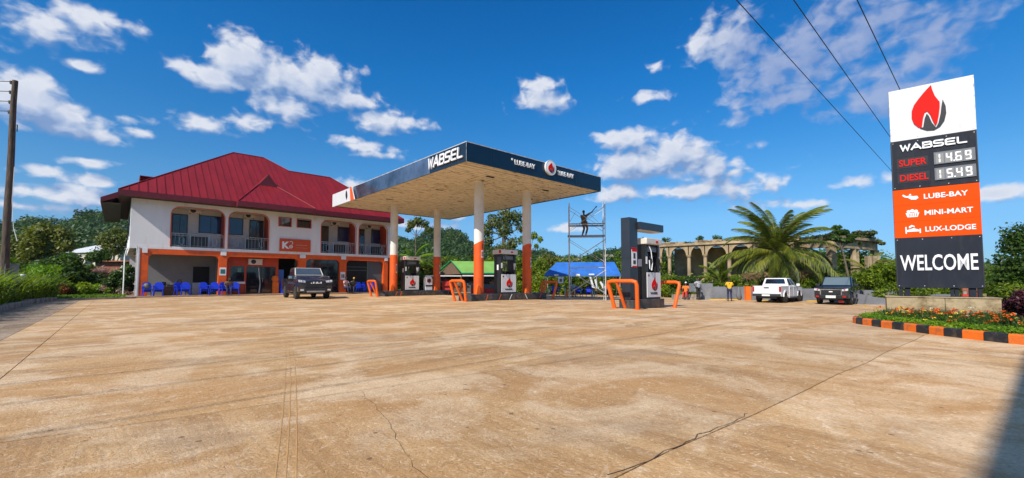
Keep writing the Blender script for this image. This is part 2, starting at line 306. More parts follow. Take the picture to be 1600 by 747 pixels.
# ------------------------------------------------------------------ mesh helpers
class MB:
    def __init__(s): s.v = []; s.f = []; s.m = []
    def add(s, vs, fs, m=0):
        b = len(s.v); s.v += [tuple(p) for p in vs]; s.f += [tuple(b + i for i in f) for f in fs]; s.m += [m] * len(fs); return s
    def box(s, x0, y0, z0, x1, y1, z1, m=0):
        vs = [(x0,y0,z0),(x1,y0,z0),(x1,y1,z0),(x0,y1,z0),(x0,y0,z1),(x1,y0,z1),(x1,y1,z1),(x0,y1,z1)]
        return s.add(vs, [(0,3,2,1),(4,5,6,7),(0,1,5,4),(1,2,6,5),(2,3,7,6),(3,0,4,7)], m)
    def hexa(s, b, t, m=0):          # b, t: four points each
        return s.add(list(b) + list(t), [(0,3,2,1),(4,5,6,7),(0,1,5,4),(1,2,6,5),(2,3,7,6),(3,0,4,7)], m)
    def prism(s, pts, a, b, ax='y', m=0):   # polygon in xz extruded in y (or in xy extruded in z, yz in x)
        n = len(pts)
        mk = {'y': lambda p, q: (p[0], q, p[1]), 'z': lambda p, q: (p[0], p[1], q), 'x': lambda p, q: (q, p[0], p[1])}[ax]
        vs = [mk(p, a) for p in pts] + [mk(p, b) for p in pts]
        fs = [tuple(range(n)), tuple(range(2 * n - 1, n - 1, -1))] + [(i, i + n, (i + 1) % n + n, (i + 1) % n) for i in range(n)]
        return s.add(vs, fs, m)
    def tube(s, pts, r, n=8, m=0, caps=True):
        pts = [Vector(p) for p in pts]; rs = r if isinstance(r, (list, tuple)) else [r] * len(pts)
        rings = []; up = Vector((0, 0, 1)); prev = None
        for i, p in enumerate(pts):
            d = (pts[min(i + 1, len(pts) - 1)] - pts[max(i - 1, 0)]).normalized()
            if prev is None:
                a = d.cross(up) if abs(d.dot(up)) < .95 else d.cross(Vector((1, 0, 0)))
            else: a = prev - d * prev.dot(d)
            a.normalize(); prev = a; b = d.cross(a)
            rings.append([p + (a * math.cos(6.28318 * k / n) + b * math.sin(6.28318 * k / n)) * rs[i] for k in range(n)])
        vs = [q for ring in rings for q in ring]; fs = []
        for i in range(len(pts) - 1):
            for k in range(n): fs.append((i*n+k, i*n+(k+1)%n, (i+1)*n+(k+1)%n, (i+1)*n+k))
        if caps: fs += [tuple(range(n - 1, -1, -1)), tuple(range((len(pts)-1)*n, len(pts)*n))]
        return s.add(vs, fs, m)
    def lathe(s, prof, n=16, c=(0,0,0), ax='z', m=0):
        vs = []; fs = []
        for r, h in prof:
            for k in range(n):
                a = 6.28318 * k / n; x, y = r * math.cos(a), r * math.sin(a)
                q = {'z': (x, y, h), 'y': (x, h, y), 'x': (h, x, y)}[ax]
                vs.append((q[0]+c[0], q[1]+c[1], q[2]+c[2]))
        for i in range(len(prof) - 1):
            for k in range(n): fs.append((i*n+k, i*n+(k+1)%n, (i+1)*n+(k+1)%n, (i+1)*n+k))
        fs += [tuple(range(n)), tuple(range((len(prof)-1)*n, len(prof)*n))]
        return s.add(vs, fs, m)
    def ball(s, c, r, n=10, m=0):
        r = r if isinstance(r, (tuple, list)) else (r, r, r)
        k = n // 2; vs = []; fs = []
        for i in range(k + 1):
            t = math.pi * i / k
            for j in range(n):
                a = 6.28318 * j / n
                vs.append((c[0] + r[0]*max(.02, math.sin(t))*math.cos(a), c[1] + r[1]*max(.02, math.sin(t))*math.sin(a), c[2] + r[2]*math.cos(t)))
        for i in range(k):
            for j in range(n): fs.append((i*n+j, (i+1)*n+j, (i+1)*n+(j+1)%n, i*n+(j+1)%n))
        fs += [tuple(range(n)), tuple(range(k*n + n - 1, k*n - 1, -1))]
        return s.add(vs, fs, m)
    def data(s, name, mats, smooth=False, bevel=0., fix=True):
        me = bpy.data.meshes.new(name); me.from_pydata(s.v, [], s.f)
        for q in (mats if isinstance(mats, (list, tuple)) else [mats]): me.materials.append(q)
        me.polygons.foreach_set('material_index', s.m)
        if bevel or fix:
            bm = bmesh.new(); bm.from_mesh(me)
            if bevel:
                es = [e for e in bm.edges if len(e.link_faces) == 2 and e.calc_face_angle(0) > .5]
                bmesh.ops.bevel(bm, geom=es, offset=bevel, segments=2, profile=.6, affect='EDGES', clamp_overlap=True)
            if fix: bmesh.ops.recalc_face_normals(bm, faces=bm.faces)
            bm.to_mesh(me); bm.free()
        if smooth:
            me.polygons.foreach_set('use_smooth', [True] * len(me.polygons))
            me.set_sharp_from_angle(angle=R(38))
        me.update(); return me
def link(name, me, parent=None, loc=(0, 0, 0), rz=0., rot=None):
    o = bpy.data.objects.new(name, me); C.objects.link(o)
    if parent is not None: o.parent = parent
    o.location = loc; o.rotation_euler = rot or (0, 0, rz); return o
def obj(name, mb, mats, parent=None, smooth=False, bevel=0., fix=True, **k):
    return link(name, mb.data(name, mats, smooth, bevel, fix), parent, **k)
def tag(o, label, cat=None, group=None, kind=None):
    if label: o['label'] = label
    if cat: o['category'] = cat
    if group: o['group'] = group
    if kind: o['kind'] = kind
    return o
def gz(x, y):
    t = min(1, max(0, (x + .5 * y - 10) / 26)); return -.5 * t * t * (3 - 2 * t)
def thing(name, label, cat, u, v, z=None, rz=0., group=None, world=False):
    o = bpy.data.objects.new(name, None); C.objects.link(o); o.empty_display_size = .2
    x, y = (u, v) if world else W(u, v)
    o.location = (x, y, gz(x, y) if z is None else z); o.rotation_euler = (0, 0, (0 if world else TH) + rz)
    return tag(o, label, cat, group)
def copy_tree(o, parent=None):
    c = o.copy(); C.objects.link(c); c.parent = parent
    for ch in list(o.children): copy_tree(ch, c)
    return c
def copy_thing(o, u, v, z=None, rz=0., label=None, world=False):
    c = copy_tree(o); x, y = (u, v) if world else W(u, v)
    c.location = (x, y, gz(x, y) if z is None else z); c.rotation_euler = (0, 0, (0 if world else TH) + rz)
    if label: c['label'] = label
    return c
def stone(o): o['kind'] = 'structure'; return o
def at(px, D): return (px - 800) / 679 * D, D
def u_at(px, v):
    k = (px - 800) / 679; return v * (sT + k * cT) / (cT - k * sT)
# text
def text(name, body, size, mat_, parent, loc, rz=0., ext=.012, bold=0., sx=1., shear=0., align='LEFT', maxw=None):
    cu = bpy.data.curves.new('t', 'FONT'); cu.body = body; cu.size = size; cu.extrude = ext; cu.offset = bold; cu.shear = shear
    cu.align_x = align; cu.resolution_u = 3
    o = bpy.data.objects.new('t', cu); C.objects.link(o)
    me = bpy.data.meshes.new_from_object(o.evaluated_get(bpy.context.evaluated_depsgraph_get()))
    bpy.data.objects.remove(o); bpy.data.curves.remove(cu)
    co = np.empty(len(me.vertices) * 3, 'f'); me.vertices.foreach_get('co', co); co = co.reshape(-1, 3)
    if maxw: sx = maxw / max(1e-6, co[:, 0].max() - co[:, 0].min())
    n = np.stack([co[:, 0] * sx, -co[:, 2], co[:, 1]], 1); me.vertices.foreach_set('co', n.ravel().astype('f'))
    me.materials.clear(); me.materials.append(mat_); me.update()
    return link(name, me, parent, loc, rz)
STROKE = {'W': [[(0,1),(.24,0),(.5,.8),(.76,0),(1,1)]], 'A': [[(0,0),(.5,1),(1,0)],[(.22,.3),(.78,.3)]],
    'B': [[(.08,0),(.08,1),(.8,1),(.93,.88),(.93,.64),(.8,.52),(.08,.52)],[(.8,.52),(.97,.4),(.97,.13),(.82,0),(.08,0)]],
    'S': [[(.95,1),(.15,1),(.04,.88),(.04,.62),(.15,.52),(.85,.5),(.96,.4),(.96,.12),(.85,0),(.03,0)]],
    'E': [[(.95,1),(.2,1),(.06,.88),(.06,.12),(.2,0),(.95,0)],[(.06,.5),(.88,.5)]], 'L': [[(.08,1),(.08,.1),(.18,0),(.92,0)]]}
def strokes(name, word, w, h, th, mat_, parent, loc, rz=0., depth=.05, gap=.22, shear=0.):
    n = len(word); lw = w / (n + gap * (n - 1)); mb = MB(); t = th / 2; k = 0
    for i, ch in enumerate(word):
        x0 = i * lw * (1 + gap)
        for pl in STROKE[ch]:
            P = [(x0 + p[0] * lw + shear * p[1] * h, t + p[1] * (h - th)) for p in pl]
            # mitred ribbon
            L = []; Rr = []
            for j, p in enumerate(P):
                a = Vector(P[j]) - Vector(P[j-1]) if j else Vector(P[1]) - Vector(P[0])
                b = Vector(P[j+1]) - Vector(P[j]) if j < len(P) - 1 else a
                a.normalize(); b.normalize(); nn = Vector((-(a+b).y, (a+b).x)); nn.normalize()
                d = t / max(.45, nn.dot(Vector((-a.y, a.x))))
                e = Vector((0, 0))
                if j == 0: e = -a * t
                if j == len(P) - 1: e = b * t
                L.append((p[0] + nn.x*d + e.x*.9, p[1] + nn.y*d + e.y*.9)); Rr.append((p[0] - nn.x*d + e.x*.9, p[1] - nn.y*d + e.y*.9))
            k += 1; y0 = -depth + .0007 * (k % 5)
            m_ = len(P); vs = []
            for q in L: vs += [(q[0], y0, q[1]), (q[0], 0, q[1])]
            for q in Rr: vs += [(q[0], y0, q[1]), (q[0], 0, q[1])]
            fs = []
            for j in range(m_ - 1):
                a0, a1, b0, b1 = 2*j, 2*j+2, 2*m_+2*j, 2*m_+2*j+2
                fs += [(a0, a1, b1, b0), (a0, a0+1, a1+1, a1), (b0, b1, b1+1, b0+1), (a0+1, b0+1, b1+1, a1+1)]
            fs += [(0, 2*m_, 2*m_+1, 1), (2*m_-2, 2*m_-1, 4*m_-1, 4*m_-2)]
            mb.add(vs, fs)
    return obj(name, mb, mat_, parent, loc=loc, rz=rz)
FL_R = [(302,76),(308,100),(320,130),(344,160),(343,185),(336,225),(326,262),(316,276),(303,252),(291,222),(276,205),(262,212),(252,238),(243,284),(226,287),(200,268),(189,240),(191,205),(205,175),(228,148),(262,112)]
FL_B = [(360,148),(374,180),(375,215),(364,250),(340,280),(308,297),(270,300),(232,290),(250,284),(260,240),(272,217),(283,228),(298,262),(318,284),(332,262),(346,215),(352,180)]
def flame(parent, x, z, h, y, rz=0., d=.012, black=None, kx=1.):
    for nm, pl, mm in (('red_flame', FL_R, M_red), ('black_flame', FL_B, black or M_black)):
        pts = [((a - 283) / 225 * h * kx, -((b + .16 * (a - 283)) - 190) / 225 * h) for a, b in pl]
        obj(nm, MB().prism(pts, -d, 0), mm, parent, loc=(x, y, z), rz=rz)
# leaves
def quads(name, V, mat_, parent=None, **k):
    n = len(V) // 4; me = bpy.data.meshes.new(name)
    me.vertices.add(4 * n); me.vertices.foreach_set('co', V.astype('f').ravel())
    me.loops.add(4 * n); me.loops.foreach_set('vertex_index', np.arange(4 * n, dtype='i'))
    me.polygons.add(n); me.polygons.foreach_set('loop_start', np.arange(0, 4 * n, 4, dtype='i')); me.polygons.foreach_set('loop_total', np.full(n, 4, 'i'))
    for q in (mat_ if isinstance(mat_, list) else [mat_]): me.materials.append(q)
    me.update(calc_edges=True); return link(name, me, parent, **k)
def unit(a): return a / np.maximum(1e-6, np.linalg.norm(a, axis=-1, keepdims=True))
def leafV(rng, n, clumps, size, aspect=.5, shell=.55, up=.5, droop=0.):
    c = np.array([q[0] for q in clumps], float); r = np.array([q[1] if isinstance(q[1], (tuple, list)) else (q[1],)*3 for q in clumps], float)
    w = (r[:, 0] * r[:, 2]); w = w / w.sum(); i = rng.choice(len(c), n, p=w)
    d = unit(rng.normal(size=(n, 3))); rad = shell + (1 - shell) * rng.random((n, 1)) ** .6
    rad *= 1 + .18 * rng.normal(size=(n, 1))
    p = c[i] + d * rad * r[i]
    nrm = unit(d * .7 + rng.normal(size=(n, 3)) * .55 + np.array([0, 0, up]))
    t = unit(np.cross(nrm, rng.normal(size=(n, 3)))); t[:, 2] -= droop; t = unit(t)
    b = unit(np.cross(nrm, t)); s = size * (.65 + .7 * rng.random((n, 1)))
    V = np.stack([p - t*s*.5, p + b*s*aspect*.5 - t*s*.05, p + t*s*.5, p - b*s*aspect*.5 - t*s*.05], 1)
    return V.reshape(-1, 3)
def bladesV(rng, base, h, w, lean=.5):
    n = len(base); a = rng.random((n, 1)) * 6.283; d = np.concatenate([np.cos(a), np.sin(a), np.zeros((n, 1))], 1)
    sd = np.concatenate([-np.sin(a), np.cos(a), np.zeros((n, 1))], 1); hh = h * (.55 + .7 * rng.random((n, 1))); le = lean * (.3 + rng.random((n, 1)))
    p1 = base + d * hh * le * .35 + np.array([0, 0, .6]) * hh; p2 = base + d * hh * le * 1.1 + np.array([0, 0, .95]) * hh
    q1 = np.stack([base - sd*w*.4, base + sd*w*.4, p1 + sd*w*.5, p1 - sd*w*.5], 1)
    q2 = np.stack([p1 - sd*w*.5, p1 + sd*w*.5, p2 + sd*w*.08, p2 - sd*w*.08], 1)
    return np.concatenate([q1, q2], 0).reshape(-1, 3)
# ------------------------------------------------------------------ terrain out to the horizon
def ridge(az):      # height of the wooded hills by compass direction (degrees from +Y)
    pts = [(-180,20),(-90,34),(-52,54),(-45,52),(-40,48),(-33,42),(-20,34),(-14,37),(-9,40),(-4,31),(2,24),(8,22),(14,26),(20,26),(26,22),(34,14),(45,10),(60,12),(90,14),(180,20)]
    for (a, h), (b, k) in zip(pts, pts[1:]):
        if a <= az <= b: t = (az - a) / (b - a); t = t*t*(3-2*t); return h + (k - h) * t
    return 18
def hz(x, y):
    d = math.hypot(x, y); az = math.degrees(math.atan2(x, y)); t = min(1, max(0, (d - 95) / 215)) ** 1.25
    wob = 1 + .10*math.sin(az*.55) * t + .07*math.sin(az*1.7+1)
    far = min(1, max(0, (d - 420) / 900))
    return max(3, ridge(az) * (math.cos(R(az)) if abs(az) < 62 else .47) - 6.5) * t * wob * (1 - .8 * far) + (gz(x, y) - .06) * (1 - t)
na = 120; rr = [0, 3, 6, 10, 15, 20, 26, 32, 38, 45, 55, 70, 90, 110, 135, 165, 200, 240, 285, 330, 380, 450, 600, 900, 1500, 3000]
vs = []; fs = []
for r_ in rr:
    for k in range(na):
        a = 6.28318 * k / na; x, y = r_ * math.sin(a), r_ * math.cos(a); vs.append((x, y, hz(x, y)))
for i in range(len(rr) - 1):
    for k in range(na): fs.append((i*na+k, (i+1)*na+k, (i+1)*na+(k+1)%na, i*na+(k+1)%na))
m = MB(); m.add(vs, fs)
M_earth = mat('grassy_earth', (.10, .13, .03), .95, col2=(.05, .07, .02), scale=.5, dirt=(.16, .10, .05), dscale=.12)
tag(obj('ground', m, M_earth, smooth=True), 'grassy earth running from the yard up to the wooded hills', kind='structure')

# ------------------------------------------------------------------ forecourt: slabs with recessed joints
def uvz(u, v, dz=0.): x, y = W(u, v); return (x, y, gz(x, y) + dz)
def sheet(name, us, vs_, dz, mt, parent=None):
    V = [uvz(u, v, dz) for v in vs_ for u in us]; n = len(us)
    F = [(j*n+i, j*n+i+1, (j+1)*n+i+1, (j+1)*n+i) for j in range(len(vs_)-1) for i in range(n-1)]
    return obj(name, MB().add(V, F), mt, parent, smooth=True)
fr = lambda a, b, n: [a + (b - a) * i / n for i in range(n + 1)]
M_joint = mat('joint_dirt', (.07, .045, .025), .9, var=.2, scale=6)
court = sheet('forecourt', fr(-2.9, 42, 40), fr(-9, 37.3, 40), -.028, M_joint)
tag(court, 'concrete forecourt of the filling station in large broomed slabs', kind='structure')
rows = [(-9, 0), (-4, 0), (1.5, -.048), (4.3, -.105), (9.2, -.06), (13.5, 0), (18, 0), (22.5, 0), (27, 0), (31.5, 0), (37.2, 0)]
cols = {0: [-.9, 8, 16, 24, 33, 42], 1: [-.9, 20, 42], 2: [-.9, 20, 42], 3: [-.9, 9.6, 20, 31, 42]}
gap = .006
rngj = random.Random(5)
for k in range(len(rows) - 1):
    a, b = rows[k], rows[k + 1]
    cl = cols.get(k, [-.9, 5.2, 11.4, 17.6, 23.8, 30, 36, 42])
    for j in range(-2, len(cl) - 1):
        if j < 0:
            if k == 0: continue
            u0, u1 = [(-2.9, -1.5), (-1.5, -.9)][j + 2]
        else: u0, u1 = cl[j], cl[j + 1]
        nu = max(2, int((u1 - u0) / 1.1)) if j >= 0 else 2; nv = 5
        V = []; 
        for q in range(nv + 1):
            for p_ in range(nu + 1):
                u = u0 + gap + (u1 - u0 - 2*gap) * p_ / nu
                va, vb = a[0] + a[1]*u + gap, b[0] + b[1]*u - gap
                # slightly broken, wandering joint edges
                wa = .02*math.sin(u*2.1 + k) + .012*math.sin(u*5.3 + k*2); wb = .02*math.sin(u*2.1 + k + 1) + .012*math.sin(u*5.3 + k*2 + 2)
                v = va + wa + (vb + wb - va - wa) * q / nv; V.append(uvz(u, v))
        n = nu + 1; F = [(y_*n+x_, y_*n+x_+1, (y_+1)*n+x_+1, (y_+1)*n+x_) for y_ in range(nv) for x_ in range(nu)]
        ring = [i for i in range(n)] + [y_*n+nu for y_ in range(1, nv+1)] + [nv*n+i for i in range(nu-1, -1, -1)] + [y_*n for y_ in range(nv-1, 0, -1)]
        base = len(V); V += [(V[i][0], V[i][1], V[i][2] - .025) for i in ring]
        F += [(ring[i], ring[(i+1) % len(ring)], base + (i+1) % len(ring), base + i) for i in range(len(ring))]
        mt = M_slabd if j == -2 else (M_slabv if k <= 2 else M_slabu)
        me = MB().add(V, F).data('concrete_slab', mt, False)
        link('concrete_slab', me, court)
# cracks that cross the near slabs
def crack(pts, w, seed):
    w *= .36
    r_ = random.Random(seed); P = []
    for (u0, v0), (u1, v1) in zip(pts, pts[1:]):
        n = max(3, int(math.hypot(u1-u0, v1-v0) / .09))
        for i in range(n): t = i / n; P.append((u0+(u1-u0)*t + r_.gauss(0, .012), v0+(v1-v0)*t + r_.gauss(0, .012)))
    V = []; 
    for i, p_ in enumerate(P):
        q = P[min(i+1, len(P)-1)]; o_ = P[max(i-1, 0)]; d = Vector((q[0]-o_[0], q[1]-o_[1])).normalized(); ww = w * r_.uniform(.3, 1)
        V += [uvz(p_[0]-d.y*ww, p_[1]+d.x*ww, .003), uvz(p_[0]+d.y*ww, p_[1]-d.x*ww, .003)]
    link('crack', MB().add(V, [(2*i, 2*i+2, 2*i+3, 2*i+1) for i in range(len(P)-1)]).data('crack', M_joint, fix=False), court)
crack([(1.75, 4.05), (1.62, 3.4), (1.45, 2.8), (1.25, 2.16), (1.3, 1.5)], .006, 1)
crack([(5.5, 9.0), (4.6, 7.2), (3.9, 5.6), (3.6, 4.1)], .005, 2)
crack([(1.0, 22.), (2.2, 18), (2.6, 14.5), (4.1, 12.0)], .008, 3)
crack([(9, 17.5), (10.5, 14.6), (13.3, 12.9)], .008, 4)
crack([(2.0, 1.41), (2.9, 1.365), (3.8, 1.325)], .012, 8)
# tyre tracks in the dust, flat prints
M_track = mat('tyre_print_dust', (.52, .29, .105), .8, var=.1, scale=1.5, dirt=(.60,.37,.16), dscale=1.5)
def track(pts, name='tyre_print'):
    V = []; F = []
    for s in (-.05, 0, .05):
        b = len(V)
        for i, p_ in enumerate(pts):
            q = pts[min(i+1, len(pts)-1)]; o_ = pts[max(i-1, 0)]; d = Vector((q[0]-o_[0], q[1]-o_[1])).normalized(); n_ = Vector((-d.y, d.x))
            for e in (-.004, .004): V.append(uvz(p_[0]+n_.x*(s+e), p_[1]+n_.y*(s+e), .0025))
        F += [(b+2*i, b+2*i+2, b+2*i+3, b+2*i+1) for i in range(len(pts)-1)]
    link(name, MB().add(V, F).data(name, M_track, fix=False), court)
def bez(a, b, c, n=24): return [((1-t)**2*a[0]+2*t*(1-t)*b[0]+t*t*c[0], (1-t)**2*a[1]+2*t*(1-t)*b[1]+t*t*c[1]) for t in [i/n for i in range(n+1)]]
track(bez((2.14, 7.9), (1.5, 5.3), (.62, 2.3)))

# ------------------------------------------------------------------ the two storey hotel building
FV = 37.4
bl = thing('hotel_building', 'two storey white building with orange columns, four arched balconies and a maroon metal roof', 'building', 0, 0, z=0)
# local coordinates = yard axes u, v; ground storey
m = MB()
m.box(.45, 36.2, -.3, 19.0, 50, .09)
obj('porch_floor', m, mat('porch_screed', (.34, .22, .14), .8, dirt=(.2, .12, .08)), bl, bevel=.01)
g0 = MB()      # white upper wall with openings, butted pieces
bays = [(2.56, 5.66), (5.88, 8.55), (12.43, 15.41), (15.65, 18.36)]
wins = [(9.23, 10.1), (10.56, 11.6)]
Z0, ZB, ZT, ZW = 3.22, 3.42, 6.18, 6.62
x = .5; TK = .22
edges = [.5]
for a, b in bays: edges += [a, b]
edges.append(18.62)
for i in range(0, len(edges), 2):
    a, b = edges[i], edges[i + 1]
    if i == 4:
        g0.box(a, FV, ZB, wins[0][0], FV+TK, ZT); g0.box(wins[0][1], FV, ZB, wins[1][0], FV+TK, ZT); g0.box(wins[1][1], FV, ZB, b, FV+TK, ZT)
        for w0, w1 in wins: g0.box(w0, FV, ZB, w1, FV+TK, 5.42); g0.box(w0, FV, 6.04, w1, FV+TK, ZT)
    else: g0.box(a, FV, ZB, b, FV+TK, ZT)
g0.box(.5, FV, ZT, 18.62, FV+TK, ZW); g0.box(.5, FV-.012, Z0, 18.62, FV+TK, ZB)
def fillet(mb, x, z, r, sx_, y0, y1, mi=0):
    arc = [(x + sx_*r*(1 - math.sin(t)), z - r*(1 - math.cos(t))) for t in [i * math.pi/2/6 for i in range(7)]]
    mb.prism([(x, z)] + arc, y0, y1, 'y', mi)
for a, b in bays: fillet(g0, a, ZT, .55, 1, FV, FV+TK); fillet(g0, b, ZT, .55, -1, FV, FV+TK)
g0.box(.5, FV+TK, Z0, .72, 50, ZW); g0.box(18.4, FV+TK, Z0, 18.62, 50, ZW); g0.box(.72, 49.8, 0.1, 18.4, 50, ZW)
g0.box(.72, FV+TK, Z0, 18.4, 49.8, Z0+.14)
obj('upper_wall', g0, M_white, bl, bevel=.0)
mo = MB()    # thin orange lining round each balcony arch
for a, b in bays:
    r_ = .55; path = [(a, FV-.006, ZB)] + [(a, FV-.006, ZT-r_)] + [(a + r_*(1-math.cos(t)), FV-.006, ZT - r_*(1-math.sin(t))) for t in [i*math.pi/2/6 for i in range(1, 7)]]
    p2 = [(b - (q[0]-a), q[1], q[2]) for q in path][::-1]
    mo.tube(path + p2, .028, 6)
obj('arch_trim', mo, M_orange, bl)
# side wall windows and their units
for v_ in (39.6, 43.2, 46.8):
    w = obj('side_window', MB().box(.47, v_, 4.2, .5, v_+1.1, 5.5), M_frame, bl)
    obj('pane', MB().box(.455, v_+.06, 4.26, .468, v_+1.04, 5.44), M_glassb, w)
def ac(parent, x, y, z, w=.82, h=.42):
    a = obj('air_conditioner', MB().box(x, y-.28, z, x+w, y-.005, z+h), M_ac, parent, bevel=.02)
    obj('fan_grille', MB().lathe([(.15,-.006),(.17,0),(.17,.01)], 16, (x+w*.36, y-.29, z+h/2), 'y').tube([(x+w*.36-.15,y-.3,z+h/2),(x+w*.36+.15,y-.3,z+h/2)], .008, 4), M_black, a)
    obj('bracket', MB().box(x+.1, y-.25, z-.05, x+.14, y, z-.002).box(x+w-.14, y-.25, z-.05, x+w-.1, y, z-.002), M_frame, a)
    return a
# balcony recesses
def bal(a, b, door, win, acx, outdoor):
    D = FV + 1.6
    r = MB().box(a-.1, D, ZB, b+.1, D+.1, ZW-.02)
    obj('balcony_back_wall', r, M_cback, bl)
    obj('balcony_ceiling', MB().box(a-.1, FV+TK+.002, ZT+.06, b+.1, D-.002, ZT+.12), M_cback, bl)
    obj('balcony_floor', MB().box(a-.1, FV+TK+.002, Z0+.15, b+.1, D-.002, ZB), M_trim, bl)
    obj('balcony_side_wall', MB().box(b, FV+TK+.002, ZB+.002, b+.1, D-.002, ZT+.05), M_red_or, bl)
    obj('balcony_side_wall', MB().box(a-.1, FV+TK+.002, ZB+.002, a, D-.002, ZT+.05), M_cback, bl)
    d0, d1 = door; f = obj('door', MB().box(d0, D-.05, ZB+.004, d1, D-.004, 5.88), M_frame, bl)
    obj('pane', MB().box(d0+.07, D-.062, ZB+.1, (d0+d1)/2-.02, D-.052, 5.8).box((d0+d1)/2+.02, D-.062, ZB+.1, d1-.07, D-.052, 5.8), M_glassd, f)
    obj('handle', MB().tube([(d0+.1, D-.09, 4.4),(d0+.1, D-.09, 4.6)], .012, 6), M_steel, f)
    w0, w1 = win; w = obj('window', MB().box(w0, D-.05, 4.6, w1, D-.004, 5.92), M_frame, bl)
    n = 2 if w1-w0 > 1.15 else 1; s_ = (w1-w0-.1)/n
    for i in range(n): obj('pane', MB().box(w0+.05+i*s_+.02, D-.062, 4.66, w0+.05+(i+1)*s_-.02, D-.052, 5.86), M_glassb, w)
    obj('window_sill', MB().box(w0-.05, D-.13, 4.53, w1+.05, D-.004, 4.59), M_trim, w)
    ac(bl, acx, D, 6.0 if acx > 3 else 6.0, .78, .36)
    # railing
    y = FV + .08; rl = obj('balcony_railing', MB().tube([(a+.03, y, ZB+.93),(b-.03, y, ZB+.93)], .026, 8).tube([(a+.03, y, ZB+.8),(b-.03, y, ZB+.8)], .014, 6).tube([(a+.03, y, ZB+.1),(b-.03, y, ZB+.1)], .016, 6), M_steel, bl, smooth=True)
    n = int((b-a)/.21)
    for i in range(n+1):
        xx = a + .05 + (b-a-.1)*i/n; rr_ = .022 if i % 5 == 0 else .0095
        obj('baluster', MB().tube([(xx, y, ZB+.005),(xx, y, ZB+.925)], rr_, 6), M_steel, rl)
    for cx in (a + (b-a)*.2, a + (b-a)*.82):
        obj('rail_ornament', MB().tube([(cx, y-.02, ZB+.15),(cx-.13, y-.02, ZB+.3),(cx-.13, y-.02, ZB+.6),(cx, y-.02, ZB+.75),(cx+.13, y-.02, ZB+.6),(cx+.13, y-.02, ZB+.3),(cx, y-.02, ZB+.15)], .016, 6), M_steel, rl)
    ox = outdoor; u = obj('outdoor_unit', MB().box(ox, FV+.25, ZB+.06, ox+.95, FV+.6, ZB+.80), M_black, bl, bevel=.02)
    obj('fan_grille', MB().lathe([(.2,-.006),(.24,0),(.24,.012)], 18, (ox+.36, FV+.24, ZB+.4), 'y'), M_frame, u)
bal(2.56, 5.66, (2.72, 3.63), (4.28, 5.72), 3.62, 3.75)
bal(5.88, 8.55, (7.52, 8.5), (6.08, 7.1), 7.1, 7.1)
bal(12.43, 15.41, (12.6, 13.6), (14.38, 15.42), 13.7, 13.7)
bal(15.65, 18.36, (15.8, 16.85), (17.5, 18.42), 16.92, 17.05)
for w0, w1 in wins:
    f = obj('window', MB().box(w0-.04, FV-.05, 5.37, w1+.04, FV-.003, 5.41).box(w0-.04, FV-.05, 6.05, w1+.04, FV-.003, 6.1).box(w0-.04, FV-.05, 5.412, w0+.03, FV-.003, 6.048).box(w1-.03, FV-.05, 5.412, w1+.04, FV-.003, 6.048), M_red_or, bl)
    obj('pane', MB().box(w0+.01, FV+.07, 5.42, (w0+w1)/2-.015, FV+.09, 6.04).box((w0+w1)/2+.015, FV+.07, 5.42, w1-.01, FV+.09, 6.04), M_glassd, f)
    obj('mullion', MB().box((w0+w1)/2-.014, FV+.05, 5.42, (w0+w1)/2+.014, FV+.08, 6.04), M_frame, f)
# hotel sign board on the wall
sb = obj('sign_board', MB().box(9.3, FV-.1, 3.42, 11.6, FV-.015, 4.42), mat('sign_board_orange', (.62, .075, .015), .5, var=.08), bl, bevel=.01)
text('sign_letter', 'K', .72, M_letter, sb, (9.46, FV-.102, 3.66), ext=.01, bold=.035)
obj('sign_emblem', MB().tube([(10.12 + .12*math.cos(a), FV-.112, 4.1 + .12*math.sin(a)) for a in [R(q) for q in range(150, -80, -20)]], .026, 6).tube([(10.12 + .11*math.cos(a), FV-.112, 3.8 + .11*math.sin(a)) for a in [R(q) for q in range(0, 361, 30)]], .03, 6).tube([(10.01,FV-.112,3.8),(10.23,FV-.112,3.8)],.022,6), M_letter, sb)
mm = MB()
for i in range(9): mm.box(10.5+i*.095, FV-.106, 3.93, 10.565+i*.095, FV-.102, 3.97).box(10.5+i*.1, FV-.106, 3.72, 10.57+i*.1, FV-.102, 3.745)
obj('small_print', mm, mat('faded_print', (.75, .45, .35), .6), sb)
# beam, columns, arches of the ground floor
cols_ = [(1.04, 1.47), (5.36, 5.87), (10.72, 11.32), (14.03, 14.61), (18.0, 18.45)]
for i, (a, b) in enumerate(cols_):
    cc = obj('column', MB().box(a, FV-.02, .092, b, FV+.42, 2.86), M_orange, bl, bevel=.015)
    obj('capital', MB().box(a+.1, FV-.07, 2.92, b-.06, FV-.023, 3.21), M_trim, cc, bevel=.01)
bm_ = MB().box(1.04, FV-.01, 2.862, 18.5, FV+.4, 3.215)
opens = [(1.47, 5.36), (5.87, 10.72), (11.32, 14.03), (14.61, 18.0)]
for a, b in opens: fillet(bm_, a, 2.86, .32, 1, FV+.0, FV+.38); fillet(bm_, b, 2.86, .32, -1, FV+.0, FV+.38)
obj('beam', bm_, M_orange, bl)
obj('corner_post', MB().box(.90, FV-.01, .092, 1.035, FV+.35, 3.21), M_trim, bl, bevel=.01)
obj('downpipe', MB().tube([(.86, FV-.06, 3.4),(.86, FV-.06, .1)], .022, 8), M_galv, bl)
# cantilever rim of the slab at left: white pipes and stair rail
mp = MB()
for k in range(4): mp.tube([(.46, FV+.6+k*1.0, 3.3),(.36, FV+.6+k*1.0, 3.1),(.3, FV+.6+k*1.0, 2.7),(.3, FV+.6+k*1.0, .1)], .025, 8)
obj('waste_pipe', mp, M_trim, bl, smooth=True)
